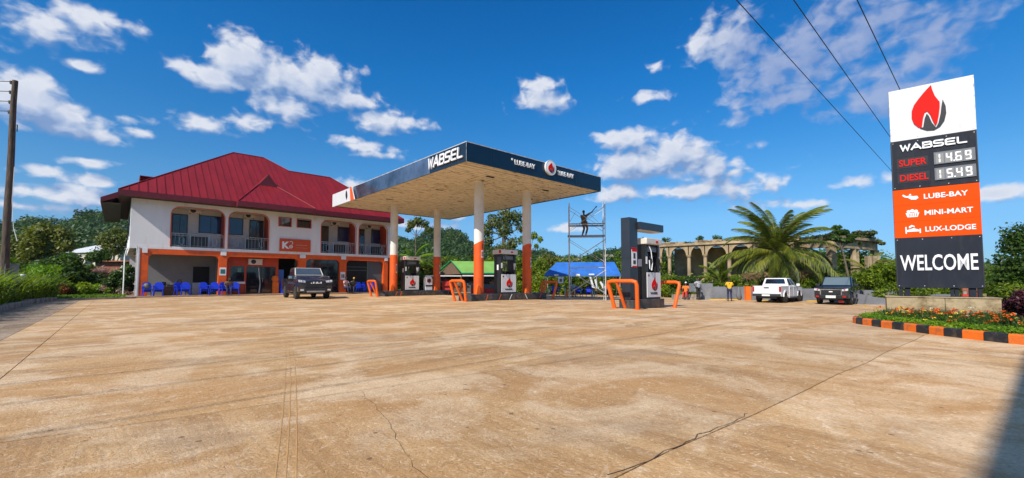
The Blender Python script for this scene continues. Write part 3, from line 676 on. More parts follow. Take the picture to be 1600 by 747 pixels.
# ground floor rooms
obj('porch_ceiling', MB().box(.8, FV+.42, 3.0, 18.5, FV+5, 3.06), M_grey, bl)
obj('veranda_back_wall', MB().box(1.1, FV+2.6, .1, 5.6, FV+2.75, 3.0), M_grey, bl)
obj('veranda_side_wall', MB().box(5.5, FV+.43, .1, 5.6, FV+2.59, 3.0), M_grey, bl)
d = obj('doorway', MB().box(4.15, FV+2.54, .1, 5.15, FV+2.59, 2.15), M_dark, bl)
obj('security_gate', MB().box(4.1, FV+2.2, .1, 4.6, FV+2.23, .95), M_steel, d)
s1 = obj('shop_front', MB().box(5.6, FV+.9, .1, 6.25, FV+1.0, 2.9).box(6.25, FV+.9, .1, 7.2, FV+1.0, .85).box(6.25, FV+.9, 2.2, 9.5, FV+1.0, 2.9).box(7.15, FV+.9, .1, 7.28, FV+1.0, 2.2).box(9.3, FV+.9, .1, 9.5, FV+1.0, 2.2), M_red_or, bl)
obj('window_sill', MB().box(6.2, FV+.8, .86, 7.2, FV+.899, 1.02), M_trim, s1)
obj('shop_window', MB().box(6.26, FV+.93, 1.0, 7.14, FV+.96, 2.19), M_glassd, bl)
obj('poster', MB().box(6.7, FV+.915, 1.75, 6.95, FV+.925, 2.08), mat('mint_poster', (.12, .32, .26), .5), s1)
dd = obj('glass_door', MB().box(7.3, FV+.92, .1, 8.25, FV+.96, 2.18), M_glassd, bl)
obj('curtain', MB().box(8.12, FV+.97, .1, 8.22, FV+.99, 2.15), M_whitec, dd)
obj('curtain', MB().tube([(8.1, FV+.905, 2.1),(8.2, FV+.905, 1.2),(8.24, FV+.905, .9),(8.18, FV+.905, .15)], [.03, .03, .02, .05], 6), M_whitec, dd)
dd = obj('glass_door', MB().box(8.3, FV+.92, .1, 9.28, FV+.96, 2.18), M_glassd, bl)
obj('handle', MB().tube([(8.4, FV+.88, 1.0),(8.4, FV+.88, 1.3)], .015, 6), M_steel, dd)
ac(bl, 7.35, FV+.9, 2.32, .95, .46)
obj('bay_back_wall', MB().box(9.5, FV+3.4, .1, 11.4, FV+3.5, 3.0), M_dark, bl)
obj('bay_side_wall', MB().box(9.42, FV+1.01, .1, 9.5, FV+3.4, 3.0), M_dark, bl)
gd = obj('showroom_glass', MB().box(11.32, FV+.22, .1, 14.03, FV+.25, 2.86), M_glassd, bl)
obj('mullion', MB().box(12.1, FV+.19, .1, 12.14, FV+.218, 2.86).box(13.1, FV+.19, .1, 13.14, FV+.218, 2.86).box(11.33, FV+.19, 2.3, 12.09, FV+.218, 2.34).box(12.15, FV+.19, 2.3, 13.09, FV+.218, 2.34), M_frame, gd)
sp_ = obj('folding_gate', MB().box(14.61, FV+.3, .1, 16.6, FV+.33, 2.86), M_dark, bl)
for i in range(20):
    xx = 14.7 + i*.095; obj('gate_bar', MB().box(xx, FV+.25, .12, xx+.028, FV+.28, 2.8), M_frame, sp_)
for zz in (2.0, 2.3):
    q = MB()
    for i in range(19): q.box(14.74+i*.095, FV+.235, zz+(.02 if i % 2 else -.02), 14.79+i*.095, FV+.248, zz+.03+(.02 if i % 2 else -.02))
    obj('gate_lattice', q, M_steel, sp_)
obj('grey_panel', MB().box(16.62, FV+.28, .1, 18.0, FV+.31, 2.86), M_grey2, bl)
obj('notice', MB().box(5.42, FV-.035, 1.48, 5.83, FV-.023, 2.05), M_letter, bl)
obj('notice_picture', MB().box(5.48, FV-.041, 1.6, 5.77, FV-.0355, 1.92), mat('teal_print', (.03, .16, .15), .4), bl)
obj('notice', MB().box(14.1, FV-.035, 1.2, 14.5, FV-.023, 1.85), M_letter, bl)
obj('notice_picture', MB().box(14.18, FV-.041, 1.35, 14.28, FV-.0355, 1.65).box(14.33, FV-.041, 1.35, 14.43, FV-.0355, 1.65), M_frame, bl)

# ---------------- roof: standing seam sheets
SL = .746
EV, EZ = 36.55, 6.82
def fp(u, v): return (u, v, EZ + SL * (v - EV))
def seam_panels(parent, P, lo, hi, a0, a1, step=.46, rib=.055):
    a = a0
    while a < a1 - .02:
        b = min(a + step, a1); c_ = (a + b) / 2
        l0, h0, l1, h1 = lo(a), hi(a), lo(b), hi(b)
        if h0 - l0 > .03 or h1 - l1 > .03:
            h0, h1 = max(h0, l0 + .01), max(h1, l1 + .01)
            A, B_, C_, D_ = P(a, l0), P(b, l1), P(b, h1), P(a, h0)
            dn = lambda q, k: (q[0], q[1], q[2] - k)
            mb = MB().hexa([dn(A, .03), dn(B_, .03), dn(C_, .03), dn(D_, .03)], [A, B_, C_, D_])
            e = .022
            A2, D2 = P(a + e, l0), P(a + e, h0); mb.hexa([A, A2, D2, D_], [dn(A, -rib), dn(A2, -rib), dn(D2, -rib), dn(D_, -rib)])
            obj('roof_panel', mb, M_roof, parent)
        a = b
roof = obj('roof', MB().box(.2, 36.9, ZW+.003, 19.2, 50.4, ZW+.1), M_soffit, bl)
UL, UR = -.14, 19.55
def fhi(u):
    if u < 7.05: return EV + (u - UL)
    if u < 9.4: return 43.72
    if u < 11.1: return 43.72 - (u - 9.4) * 1.0
    if u < 14.7: return 42.05
    return max(EV, 42.05 - (u - 14.7) * (42.05 - EV) / (UR - 14.7))
seam_panels(roof, fp, lambda u: EV, fhi, UL, UR)
# left hip plane, running along v
def lp(v, t): return (UL + t, v, EZ + SL * t)
seam_panels(roof, lp, lambda v: 0, lambda v: min(v - EV, 50.9 - v) if True else 0, EV, 50.9)
# right slopes
def rp(v, t): return (9.4 + 0 + (7.2 - t) , v, EZ + SL * t)
obj('hip_right', MB().add([(9.4,43.72,12.17),(11.1,42.05,10.92),(14.7,42.05,10.92),(UR,EV,EZ),(UR,50.9,EZ),(14.7,45.4,10.92),(11.1,45.4,10.92),(7.05,43.72,12.17),(UL,50.9,EZ)],
    [(3,4,5,2),(1,2,5,6),(0,1,6),(7,0,6,5,4,8)]), M_roof, roof, fix=False)
# ridge and hip caps
cap = MB()
cp = lambda a, b: cap.tube([a, b], .04, 6)
up = lambda q, k=.03: (q[0], q[1], q[2] + k)
cp(up(fp(UL, EV)), up(fp(7.05, 43.72))); cp(up(fp(7.05, 43.72)), up(fp(9.4, 43.72))); cp(up(fp(9.4, 43.72)), up(fp(11.1, 42.05))); cp(up(fp(11.1, 42.05)), up(fp(14.7, 42.05))); cp(up(fp(14.7, 42.05)), up(fp(UR, EV)))
obj('ridge_cap', cap, M_roof, roof, smooth=True)
# fascia boards
obj('fascia', MB().box(UL, EV-.03, EZ-.36, 6.16, EV-.002, EZ+.015), M_fascia, roof); obj('fascia', MB().box(11.49, EV-.03, EZ-.36, UR, EV-.002, EZ+.015), M_fascia, roof)
obj('fascia', MB().box(UL-.03, EV-.03, EZ-.36, UL-.002, 38.55, EZ+.015), M_fascia, roof)
obj('fascia', MB().box(UR+.002, EV-.03, EZ-.36, UR+.03, 50.9, EZ+.015), M_fascia, roof)
obj('soffit', MB().box(UL, EV, EZ-.34, UR, FV-.002, EZ-.3).box(UL, FV-.001, EZ-.34, .498, 50.9, EZ-.3).box(18.63, FV-.001, EZ-.34, UR, 50.9, EZ-.3), M_soffit, roof)
for k in range(26):
    v_ = 37.5 + k*.5; obj('soffit_batten', MB().box(UL+.02, v_, EZ-.36, .49, v_+.05, EZ-.341), M_fascia, roof)
# lower skirt on the left, further back
sk = MB().add([(-.98,38.6,6.52),(.7,38.6,7.46),(.7,51,7.46),(-.98,51,6.52),(-.98,38.6,6.49),(.7,38.6,7.43)], [(0,1,2,3)])
obj('skirt_roof', sk, M_roof, roof, fix=False)
obj('fascia', MB().add([(-.98,38.58,6.52),(-.12,38.58,7.0),(-.12,38.58,6.6),(-.98,38.58,6.2)], [(0,1,2,3)]).box(-1.0,38.58,6.2,-.982,51,6.53), M_fascia, roof, fix=False)
obj('soffit', MB().box(-.98, 38.6, 6.18, .0, 51, 6.22), M_soffit, roof)
# gablet on the left slope
obj('gablet', MB().add([(1.05,43,8.1),(1.05,44.8,8.1),(1.05,43.9,8.95),(2.6,43.9,8.95),(1.05,43,8.0),(1.05,44.8,8.0)], [(0,1,2),(0,2,3),(2,1,3)]), M_roof, roof, fix=False)
obj('gablet_box', MB().box(.98, 42.9, 8.3, 1.02, 44.9, 9.05).box(.98, 42.9, 9.0, 2.6, 44.9, 9.05), M_roof, roof)
# front dormer hip with a small dark gablet
DV = 35.85; DZ = 6.78
def dp(u, v): return (u, v, DZ + .625 * (v - DV))
def dhi(u):
    if u < 8.1: return DV + (u - 6.2) * 3.15 / 1.9
    if u < 9.4: return 39.0
    return max(DV, 39.0 - (u - 9.4) * 3.15 / 2.05)
dm = obj('dormer', MB().add([(6.2,DV,DZ),(8.1,39,8.75),(8.75,39,9.62),(8.75,40.4,9.7),(6.2,EV,EZ-.02),(11.45,DV,DZ),(9.4,39,8.75),(11.45,EV,EZ-.02)], [(0,1,4),(1,2,3),(1,3,4),(5,7,6),(6,3,2),(6,7,3)]), M_roof, roof, fix=False)
seam_panels(dm, lambda a, b: dp(a, b), lambda u: DV, dhi, 6.2, 11.45)
obj('gable_vent', MB().prism([(8.02,8.7),(9.48,8.7),(8.75,9.66)], 38.93, 38.99), M_fascia, dm)
obj('fascia', MB().box(6.17, DV-.03, DZ-.36, 11.48, DV-.002, DZ+.015).box(6.17,DV,DZ-.36,6.198,EV-.032,DZ).box(11.452,DV,DZ-.36,11.48,EV-.032,DZ), M_fascia, dm)
obj('soffit', MB().box(6.2, DV, DZ-.34, 11.45, EV-.032, DZ-.3), M_soffit, dm)
cap = MB(); cp((6.2,DV,DZ+.04),(8.1,39,8.79)); cp((8.1,39,8.79),(8.75,39,9.66)); cp((8.75,39,9.66),(9.4,39,8.79)); cp((9.4,39,8.79),(11.45,DV,DZ+.04)); cp((8.75,38.95,9.66),(8.75,40.3,9.66))
obj('ridge_cap', cap, M_roof, dm)

# plastic chairs along the porch
def chair():
    t = thing('plastic_chair', 'x', 'chair', 0, 0, z=0)
    obj('seat', MB().prism([(-.24,-.24),(.24,-.24),(.22,.22),(-.22,.22)], .42, .45, 'z'), M_blue, t, bevel=.01)
    b = MB()
    pts = [(-.23,.24),(-.25,.6),(-.2,.8),(-.1,.88),(.1,.88),(.2,.8),(.25,.6),(.23,.24)]
    b.add([(p[0], .2 + .1*(p[1]-.24)/.64, .2+p[1]) for p in pts] + [(p[0], .235 + .1*(p[1]-.24)/.64, .2+p[1]) for p in pts], [tuple(range(8)), tuple(range(15, 7, -1))] + [(i, i+8, (i+1)%8+8, (i+1)%8) for i in range(8)])
    bk = obj('backrest', b, M_blue, t); bk.location.z = -.18
    for sx_ in (-1, 1):
        obj('leg', MB().tube([(sx_*.22,-.2,.43),(sx_*.26,-.25,0)], [.028,.022], 6), M_blue, t); obj('leg', MB().tube([(sx_*.2,.2,.43),(sx_*.24,.28,0)], [.028,.022], 6), M_blue, t)
        obj('armrest', MB().tube([(sx_*.24,-.2,.44),(sx_*.27,-.22,.64),(sx_*.27,.1,.67),(sx_*.23,.24,.66)], [.02,.025,.025,.02], 6), M_blue, t)
    return t
ch0 = chair(); ch0['group'] = 'blue plastic chairs along the porch'
spots = [(232, 'leftmost blue plastic chair on the porch, with a dark bag on it', .15), (249, 'second blue plastic chair from the left corner column of the porch', -.1), (282, 'blue plastic chair half hidden behind another, left of the dark doorway', .3), (291, 'blue plastic chair facing the yard just left of the dark doorway', -.05),
    (320, 'blue plastic chair on the porch in front of the dark doorway', .05), (336, 'blue plastic chair between the dark doorway and the second orange column', -.12), (352, 'blue plastic chair against the second orange column under the notice', .2), (368, 'blue plastic chair under the shop window sill', -.2),
    (563, 'left blue plastic chair in front of the folding gate', .1), (572, 'middle blue plastic chair, standing behind the two by the folding gate', .25), (583, 'right blue plastic chair in front of the folding gate', -.1)]
PZ = .092
for i, (px, lb, a) in enumerate(spots):
    o = ch0 if i == 0 else copy_tree(ch0)
    vv = 36.75 if i not in (2, 9) else 37.2
    X, Y = W(u_at(px, vv), vv); o.location = (X, Y, PZ); o.rotation_euler = (0, 0, TH + a); o['label'] = lb
bg_ = obj('bag', MB().ball((0, 0, .2), (.2, .16, .22), 10), M_grey2, smooth=True); X, Y = W(u_at(230, 36.65), 36.65); bg_.location = (X, Y, PZ + .44)
tag(bg_, 'dark bag resting on the leftmost blue chair of the porch', 'bag')
ws = thing('wash_stand', 'rough wooden stand with a basin and taps against the grey veranda wall', 'stand', u_at(269, 38), 38, z=PZ)
obj('cabinet', MB().box(-.5, -.25, 0, .5, .25, .62), M_wood, ws); obj('basin', MB().lathe([(.2,.64),(.36,.72),(.38,.8),(.33,.8),(.2,.68)], 14), M_steel, ws); obj('pot', MB().lathe([(.1,.63),(.14,.8),(.1,.92)], 10, (-.42,0,0)), M_black, ws); obj('pot', MB().lathe([(.12,.63),(.16,.9),(.09,1.1)], 10, (.42,0,0)), M_brownc, ws)
fz = thing('orange_display', 'orange and blue goods stacked in the dark open bay behind the black pickup', 'display', u_at(432, 38.3), 38.3, z=PZ)
obj('crate_stack', MB().box(-.3, -.2, 0, .15, .2, .9).ball((-.1, -.1, 1.15), (.28, .2, .3), 8), M_orangec, fz, bevel=.0); obj('blue_panel', MB().box(.0, .25, .2, .6, .3, 1.9), M_tarp, fz); obj('blue_drum', MB().lathe([(.2,0),(.22,.4),(.2,.8)], 12, (.45,-.1,0)), M_blue, fz)
# ------------------------------------------------------------------ station canopy
CU0, CU1, CV0, CV1, CZ0, CZ1 = 11.64, 21.85, 15.95, 32.42, 6.56, 7.44
cn = thing('station_canopy', 'large flat station canopy on four white and orange columns with lettered dark blue edge', 'canopy', 0, 0, z=0)
obj('roof_deck', MB().box(CU0+.06, CV0+.06, 6.75, CU1-.06, CV1-.06, 7.2), M_slate, cn)
n = 55; pw = (CV1 - CV0 - .12) / n; rs = random.Random(2)
obj('board_gap', MB().box(CU0+.07, CV0+.07, CZ0+.062, CU1-.07, CV1-.07, CZ0+.088), M_dark, cn)
for i in range(n):
    v0 = CV0 + .06 + i * pw; dz = rs.uniform(0, .02)
    a = obj('soffit_plank', MB().box(CU0+.06, v0+.026, CZ0+.03+dz, CU1-.06, v0+pw-.026, CZ0+.0615), M_cream, cn)
# recessed fixtures and holes
for u_, v_ in ((14.2, 17.6), (18.9, 18.0), (15.6, 20.5), (14.0, 22.2), (17.2, 24.5), (13.2, 27.1), (20.1, 20.6)):
    obj('soffit_fitting', MB().box(u_, v_, CZ0+.0, u_+.5, v_+.12, CZ0+.028), M_mud if v_ > 18 else M_dark, cn)
# edge cladding panels
vs_ = [CV0, 19.1, 20.7, 23.1, 26.0, 28.35]
for i in range(len(vs_)-1):
    obj('fascia_panel', MB().box(CU0, vs_[i]+(.0 if i == 0 else .012), CZ0, CU0+.055, vs_[i+1], CZ1), M_navy if i == 0 else M_navyl, cn)
obj('fascia_panel', MB().box(CU0, 28.362, CZ0, CU0+.055, 28.75, CZ1), M_navyl, cn)
obj('white_end_panel', MB().box(CU0-.09, 28.75, CZ0-.04, CU0+.055, CV1+.05, CZ1-.0), M_signw, cn, bevel=.01)
obj('orange_stripe', MB().prism([(28.4, CZ0-.05),(29.05, CZ0-.05),(29.2, CZ1+.03),(28.9, CZ1+.03)], CU0-.115, CU0-.092, 'x'), M_orange, cn)
obj('white_stripe', MB().prism([(28.28, CZ0-.05),(28.4, CZ0-.05),(28.9, CZ1+.03),(28.82, CZ1+.03)], CU0-.118, CU0-.092, 'x'), M_signw, cn)
obj('leaf_mark', MB().prism([(29.75, CZ0+.12),(29.62, CZ0+.35),(29.7, CZ0+.65),(29.85, CZ0+.8),(29.95, CZ0+.55),(29.9, CZ0+.3)], CU0-.11, CU0-.092, 'x'), M_slate, cn)
us_ = [CU0+.056, 13.2, 14.8, 17.0, 19.4, CU1]
for i in range(len(us_)-1): obj('fascia_panel', MB().box(us_[i]+.004, CV0, CZ0, us_[i+1]-.004, CV0+.055, CZ1), M_navy, cn)
obj('fascia_panel', MB().box(CU1-.055, CV0+.06, CZ0, CU1, CV1, CZ1), M_navy, cn); obj('fascia_panel', MB().box(CU0+.06, CV1-.055, CZ0, CU1-.06, CV1, CZ1), M_navy, cn)
obj('edge_flashing', MB().box(CU0-.015, CV0-.015, CZ1, CU0+.08, CV1, CZ1+.035).box(CU0+.081, CV0-.015, CZ1, CU1+.015, CV0+.08, CZ1+.035).box(CU0-.012, CV0-.012, CZ0, CU0-.001, CV0-.001, CZ1-.001), M_galv, cn)
# lettering
strokes('sign_lettering', 'WABSEL', 2.95, .54, .085, M_letter, cn, (CU0-.03, 19.12, CZ0+.20), rz=-math.pi/2, depth=.07, gap=.24, shear=.1)
text('sign_lettering', 'LUBE-BAY', .36, M_letter, cn, (14.6, CV0-.03, CZ0+.38), ext=.02, bold=.003, maxw=1.45)
obj('stray_bracket', MB().box(14.42, CV0-.04, CZ0+.56, 14.50, CV0-.002, CZ0+.66), M_letter, cn)
text('sign_lettering', 'LUBE-BAY', .36, M_letter, cn, (17.86, CV0-.03, CZ0+.38), ext=.02, bold=.003, maxw=1.34)
dk = obj('round_badge', MB().lathe([(.34, -.12), (.40, -.10), (.40, .0)], 32, (17.2, CV0-.02, 7.2), 'y'), M_letter, cn, smooth=True)
flame(dk, 17.2, 7.2, .56, CV0-.143, d=.01)
obj('badge_rim', MB().tube([(17.2+.4*math.cos(a), CV0-.12, 7.2+.4*math.sin(a)) for a in [6.2832*i/24 for i in range(25)]], .022, 6), M_signw, dk)
M_postm = M_letter
for i, (u_, v_) in enumerate(((14.75, 19), (18.45, 19), (14.75, 29), (18.4, 29))):
    top = 3.2 if v_ < 20 else 2.95
    n_ = 28; vsx = []; fsx = []
    cl = obj('column', MB().lathe([(.272, .3), (.272, CZ0+.03)], n_, (u_, v_, 0)), M_colw, cn, smooth=True)
    prof = []
    for k in range(n_):
        a = 6.28318*k/n_; wob = .13*math.sin(a+2.2+i) if v_ < 20 else 0
        for zz in (.3, top + wob): vsx.append((u_+.281*math.cos(a), v_+.281*math.sin(a), zz))
        for zz in (top + wob,): vsx.append((u_+.273*math.cos(a), v_+.273*math.sin(a), zz+.002))
    for k in range(n_):
        a, b = 3*k, 3*((k+1) % n_); fsx += [(a, b, b+1, a+1), (a+1, b+1, b+2, a+2)]
    obj('orange_band', MB().add(vsx, fsx), M_orange, cl, smooth=True)
    obj('base_cone', MB().prism([(u_-.42, .3), (u_-.1, .3), (u_-.16, .8), (u_-.26, .86), (u_-.34, .78)], v_-.34, v_-.2), M_hoop, cl, bevel=.02)
    # stuck notices facing the yard
    def curved(a0, a1, z0, z1, r_, mt, nm='notice'):
        vv = []; 
        for k in range(7):
            a = a0 + (a1-a0)*k/6
            for z_ in (z0, z1): vv.append((u_+r_*math.cos(a), v_+r_*math.sin(a), z_))
        obj(nm, MB().add(vv, [(2*k, 2*k+2, 2*k+3, 2*k+1) for k in range(6)]), mt, cl, smooth=True)
    if v_ < 20 and i == 0:
        curved(-1.75, -1.15, 2.35, 2.75, .286, M_letter)
        for kk in range(3): curved(-1.68+.19*kk, -1.58+.19*kk, 2.42, 2.68, .29, M_frame, 'notice_print')
        curved(-1.5, -1.25, 2.85, 3.1, .286, M_frame); curved(-1.1, -.95, 3.25, 3.38, .286, M_red)
    elif v_ < 20:
        curved(-1.45, -1.0, 1.9, 2.5, .286, M_letter); curved(-1.4, -1.15, 2.0, 2.2, .29, M_frame, 'notice_print'); curved(-1.35, -1.1, 2.28, 2.42, .29, M_redc, 'notice_print'); curved(-1.7, -1.45, 3.1, 3.2, .286, M_red)
    else:
        curved(-1.45, -1.05, 1.65, 2.3, .286, M_letter); curved(-1.38, -1.12, 1.75, 2.2, .29, M_grey2, 'notice_print')
    obj('capital', MB().box(u_-.4, v_-.34, CZ0-.02, u_+.4, v_+.34, CZ0+.03), M_cream, cl)

# ------------------------------------------------------------------ pump islands
def island(u0, u1, v0, v1, label):
    uc, vc = (u0+u1)/2, (v0+v1)/2; t = thing('pump_island', label, 'pump island', uc, vc)
    h = .36; a, b = (u1-u0)/2, (v1-v0)/2
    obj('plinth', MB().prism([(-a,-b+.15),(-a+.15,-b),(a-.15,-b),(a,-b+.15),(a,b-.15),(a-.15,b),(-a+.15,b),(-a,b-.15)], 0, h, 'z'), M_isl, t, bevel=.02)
    return t, a, b
def stripes(t, b, lst):
    for x_, s_, mt in lst: obj('stripe', MB().prism([(x_,.03),(x_+.05,.03),(x_+.05+s_,.33),(x_+s_,.33)], -b-.006, -b-.001), mt, t)
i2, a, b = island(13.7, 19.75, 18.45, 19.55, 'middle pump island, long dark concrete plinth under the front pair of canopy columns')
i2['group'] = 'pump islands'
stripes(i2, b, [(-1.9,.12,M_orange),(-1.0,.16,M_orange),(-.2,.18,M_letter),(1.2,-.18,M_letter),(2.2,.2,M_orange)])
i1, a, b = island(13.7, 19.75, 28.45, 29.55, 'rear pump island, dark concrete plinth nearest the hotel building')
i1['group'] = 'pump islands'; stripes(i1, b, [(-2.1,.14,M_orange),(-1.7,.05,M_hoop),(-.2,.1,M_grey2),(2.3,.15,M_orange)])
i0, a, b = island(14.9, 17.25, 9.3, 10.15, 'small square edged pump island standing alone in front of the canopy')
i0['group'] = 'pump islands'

def dispenser(u0, u1, v0, v1, label, near=False):
    uc, vc = (u0+u1)/2, (v0+v1)/2; x, y = W(uc, vc); t = thing('fuel_dispenser', label, 'fuel pump', uc, vc, z=gz(x, y) + .36)
    a, b = (u1-u0)/2, (v1-v0)/2
    obj('cabinet', MB().box(-a, -b, 0, a, b, 1.1), M_black, t, bevel=.012)
    obj('side_column', MB().box(-a, -b+.02, 1.1, -a+.14, b-.02, 2.28), M_black, t, bevel=.01)
    obj('side_column', MB().box(a-.14, -b+.02, 1.1, a, b-.02, 2.28), M_black, t, bevel=.01)
    hz0 = 2.26
    hd = obj('head', MB().box(-a-.06, -b-.08, hz0, a+.08, b+.06, hz0+.26), M_ac if near else M_colw, t, bevel=.04)
    obj('red_mark', MB().box(.1, -b-.092, hz0+.08, .28, -b-.082, hz0+.16), M_red, hd)
    if not near: obj('red_mark', MB().box(-a-.075, -b-.06, hz0+.04, -a-.062, -b+.1, hz0+.22), M_red, hd)
    obj('display_housing', MB().box(-a+.142, -b+.06, 1.9 if not near else 2.0, a-.142, b-.06, 2.2), M_frame if near else M_slate, t)
    obj('display', MB().box(-a+.2, -b+.045, 1.96, a-.2, -b+.058, 2.14), M_lcd, t)
    pn = obj('front_panel', MB().box(-a+.02, -b-.035, .08, a-.02, -b-.002, 1.1), M_signw, t, bevel=.008)
    flame(pn, .03, .62, .56, -b-.037, d=.006)
    text('panel_word', 'WABSEL' if not near else 'WABSEL', .13, M_frame, pn, (-.3, -b-.038, .2), ext=.003, bold=.006, maxw=.6)
    obj('panel_mark', MB().lathe([(.05,-.004),(.05,.0)], 10, (-a+.14, -b-.037, .98), 'y'), M_slate, pn)
    if near:
        obj('glass_window', MB().box(-a+.142, -.05, 1.1, a-.142, -.03, 1.99), M_glassd, t)
        hs_ = obj('nozzle_housing', MB().box(a-.02, -b+.05, 1.0, a+.12, b-.1, 2.2), M_signw, t, bevel=.03); obj('blue_window', MB().box(a+.0, -b+.03, 1.35, a+.1, -b+.048, 1.6), M_navyl, hs_)
    else:
        obj('glass_window', MB().box(-a+.142, b-.12, 1.1, a-.142, b-.1, 1.3), M_glassd, t)
    for s_ in (-1, 1):
        hx = s_ * (a + .05)
        nz = obj('nozzle', MB().tube([(s_*(a-.25), -b-.04, 1.75),(s_*(a-.23), -b-.1, 1.62),(s_*(a-.2), -b-.06, 1.35)], [.03,.045,.02], 8), M_black if s_ < 0 or near else M_signw, t, smooth=True)
        obj('label_plate', MB().box(s_*(a-.07)-.05, -b+.004, 1.45, s_*(a-.07)+.05, -b+.018, 1.75), M_letter, t)
        obj('hose', MB().tube([(s_*(a-.2), -b-.02, 2.2),(s_*(a-.26), -b-.08, 2.0),(s_*(a-.33), -b-.1, 1.5),(s_*(a-.22), -b-.12, 1.18),(s_*(a-.12), -b-.1, 1.25),(s_*(a-.14), -b-.07, 1.6)], .018, 6), M_letter if near and s_ < 0 else M_wire, t, smooth=True)
    # side door seams and stickers on the face seen from the road
    obj('side_plate', MB().box(-a-.008, -b+.1, .15, -a-.001, b-.1, .95), M_black, t)
    obj('sticker', MB().box(-a-.012, -.1, 1.35, -a-.002, .06, 1.65), M_letter, t)
    t['group'] = 'fuel dispensers'; return t
dispenser(15.95, 17.05, 9.45, 10.05, 'nearest fuel dispenser, black with white flame panel, beside the tall slate slab', True)
dispenser(16.1, 17.25, 18.68, 19.32, 'fuel dispenser between the front pair of canopy columns')
dispenser(15.5, 16.65, 28.68, 29.32, 'farthest fuel dispenser, between the rear pair of canopy columns')
# slab with light arm beside the near dispenser
x, y = W(15.22, 9.75); ts = thing('slate_service_pylon', 'tall slate coloured slab with a light arm reaching over the near dispenser', 'pylon', 15.22, 9.75, z=gz(x, y) + .36)
obj('slab', MB().box(-.29, -.2, 0, .29, .2, 3.26), M_slate, ts, bevel=.012)
obj('seam', MB().box(-.296, -.19, 1.62, -.291, .19, 1.635).box(-.28, -.206, 1.62, .28, -.201, 1.635), M_black, ts)
ar = obj('light_arm', MB().box(.292, -.32, 2.82, 2.15, .3, 3.12), M_slate, ts, bevel=.01)
obj('arm_soffit', MB().box(.32, -.29, 2.8, 2.12, .27, 2.818), M_colw, ar)
pl = obj('instruction_plate', MB().box(-.17, -.216, 1.28, .2, -.202, 1.98), M_letter, ts, bevel=.004)
obj('red_band', MB().box(-.17, -.222, 1.9, .2, -.217, 1.98).box(-.17, -.222, 1.28, .2, -.217, 1.33), M_red, pl)
obj('pictogram', MB().box(-.08, -.222, 1.4, .1, -.217, 1.55).box(-.06, -.222, 1.62, .08, -.217, 1.84), M_frame, pl)
tt = text('heading', 'NOTICE', .09, M_red, ts, (-.17, -.206, 2.0), ext=.003, bold=.004, maxw=.36)

# guard hoops, each leaning away from its island
def hoop(u, v, w, h, lean, label, brace=True, r=.075):
    t = thing('guard_hoop', label, 'guard rail', u, v); k = .16
    f = lambda y, z: (lean * z, y, z)
    P_ = [f(-w/2+.0, 0), f(-w/2-.12, h-k), f(-w/2-.1, h-.04), f(-w/2+.06, h), f(w/2-.06, h), f(w/2+.1, h-.04), f(w/2+.12, h-k), f(w/2, 0)]
    obj('rail', MB().tube(P_, r, 12), M_hoop, t, smooth=True)
    s_ = -1 if lean > 0 else 1
    if brace: obj('brace', MB().tube([f(w/2-.28, h-.04), (s_*.32, w/2-.28, 0)], r*.85, 10), M_hoop, t, smooth=True)
    obj('foot_plate', MB().box(-.12, -w/2-.12, 0, .12, -w/2+.12, .015).box(-.12, w/2-.12, 0, .12, w/2+.12, .015), M_hoop, t)
    t['group'] = 'orange guard hoops'
hoop(14.6, 9.55, 1.02, 1.08, -.24, 'near orange guard hoop at the left end of the lone pump island')
hoop(17.55, 9.6, 1.02, 1.08, .24, 'near orange guard hoop at the right end of the lone pump island')
hoop(13.35, 18.75, 1.0, 1.08, -.22, 'orange guard hoop at the left end of the middle island, before the front left column')
hoop(20.1, 18.9, 1.0, 1.08, .24, 'orange guard hoop at the right end of the middle island', True)
hoop(13.15, 28.6, 1.0, 1.08, -.22, 'orange guard hoop at the hotel end of the rear island')
hoop(20.1, 28.9, 1.0, 1.08, .24, 'dark orange guard hoop behind the middle island, at the far end of the rear island')
x, y = W(17.6, 28.9); wb = thing('white_cabinet', 'small white round topped cabinet beside the farthest dispenser', 'cabinet', 17.55, 28.9, z=gz(x, y) + .36)
obj('body', MB().prism([(-.3,.02),(.3,.02),(.32,.8),(.26,1.0),(.14,1.08),(-.14,1.08),(-.26,1.0),(-.32,.8)], -.15, .15), M_letter, wb, bevel=.02)
obj('black_band', MB().box(-.31, -.165, .3, .31, -.152, .42), M_frame, wb); obj('red_emblem', MB().box(-.16, -.165, .62, .16, -.152, .85).box(-.05, -.17, .55, .05, -.166, .9), M_fascia, wb)

# ------------------------------------------------------------------ price sign
SW, SA = 1.80, R(-38.9)
sg = thing('price_sign', 'tall white, slate and orange price sign reading WABSEL and WELCOME on a concrete plinth', 'sign', 11.5, 13.0, z=CAMH - 1.05, rz=SA, world=True)
def panel(name, z0, z1, mt, d=.24): return obj(name, MB().box(0, 0, z0, SW, d, z1), mt, sg, bevel=.006)
wp = panel('white_panel', 5.262, 6.82, M_signw); dpn = panel('price_panel', 3.785, 5.258, M_signd)
flame(wp, .86, 6.10, 1.36, -.004, d=.02, black=M_black, kx=.65)
strokes('sign_lettering', 'WABSEL', 1.38, .2, .042, M_letter, dpn, (.22, -.004, 4.93), depth=.035, gap=.22)
text('price_word', 'SUPER', .27, M_red, dpn, (.16, -.012, 4.48), ext=.008, bold=.004, maxw=.60)
text('price_word', 'DIESEL', .27, M_red, dpn, (.16, -.012, 4.03), ext=.008, bold=.004, maxw=.62)
obj('board_seam', MB().box(.01, -.004, 4.77, SW-.01, -.001, 4.78).box(.01, -.004, 4.33, SW-.01, -.001, 4.34).box(.01,-.004,3.9,SW-.01,-.001,3.905), M_black, dpn)
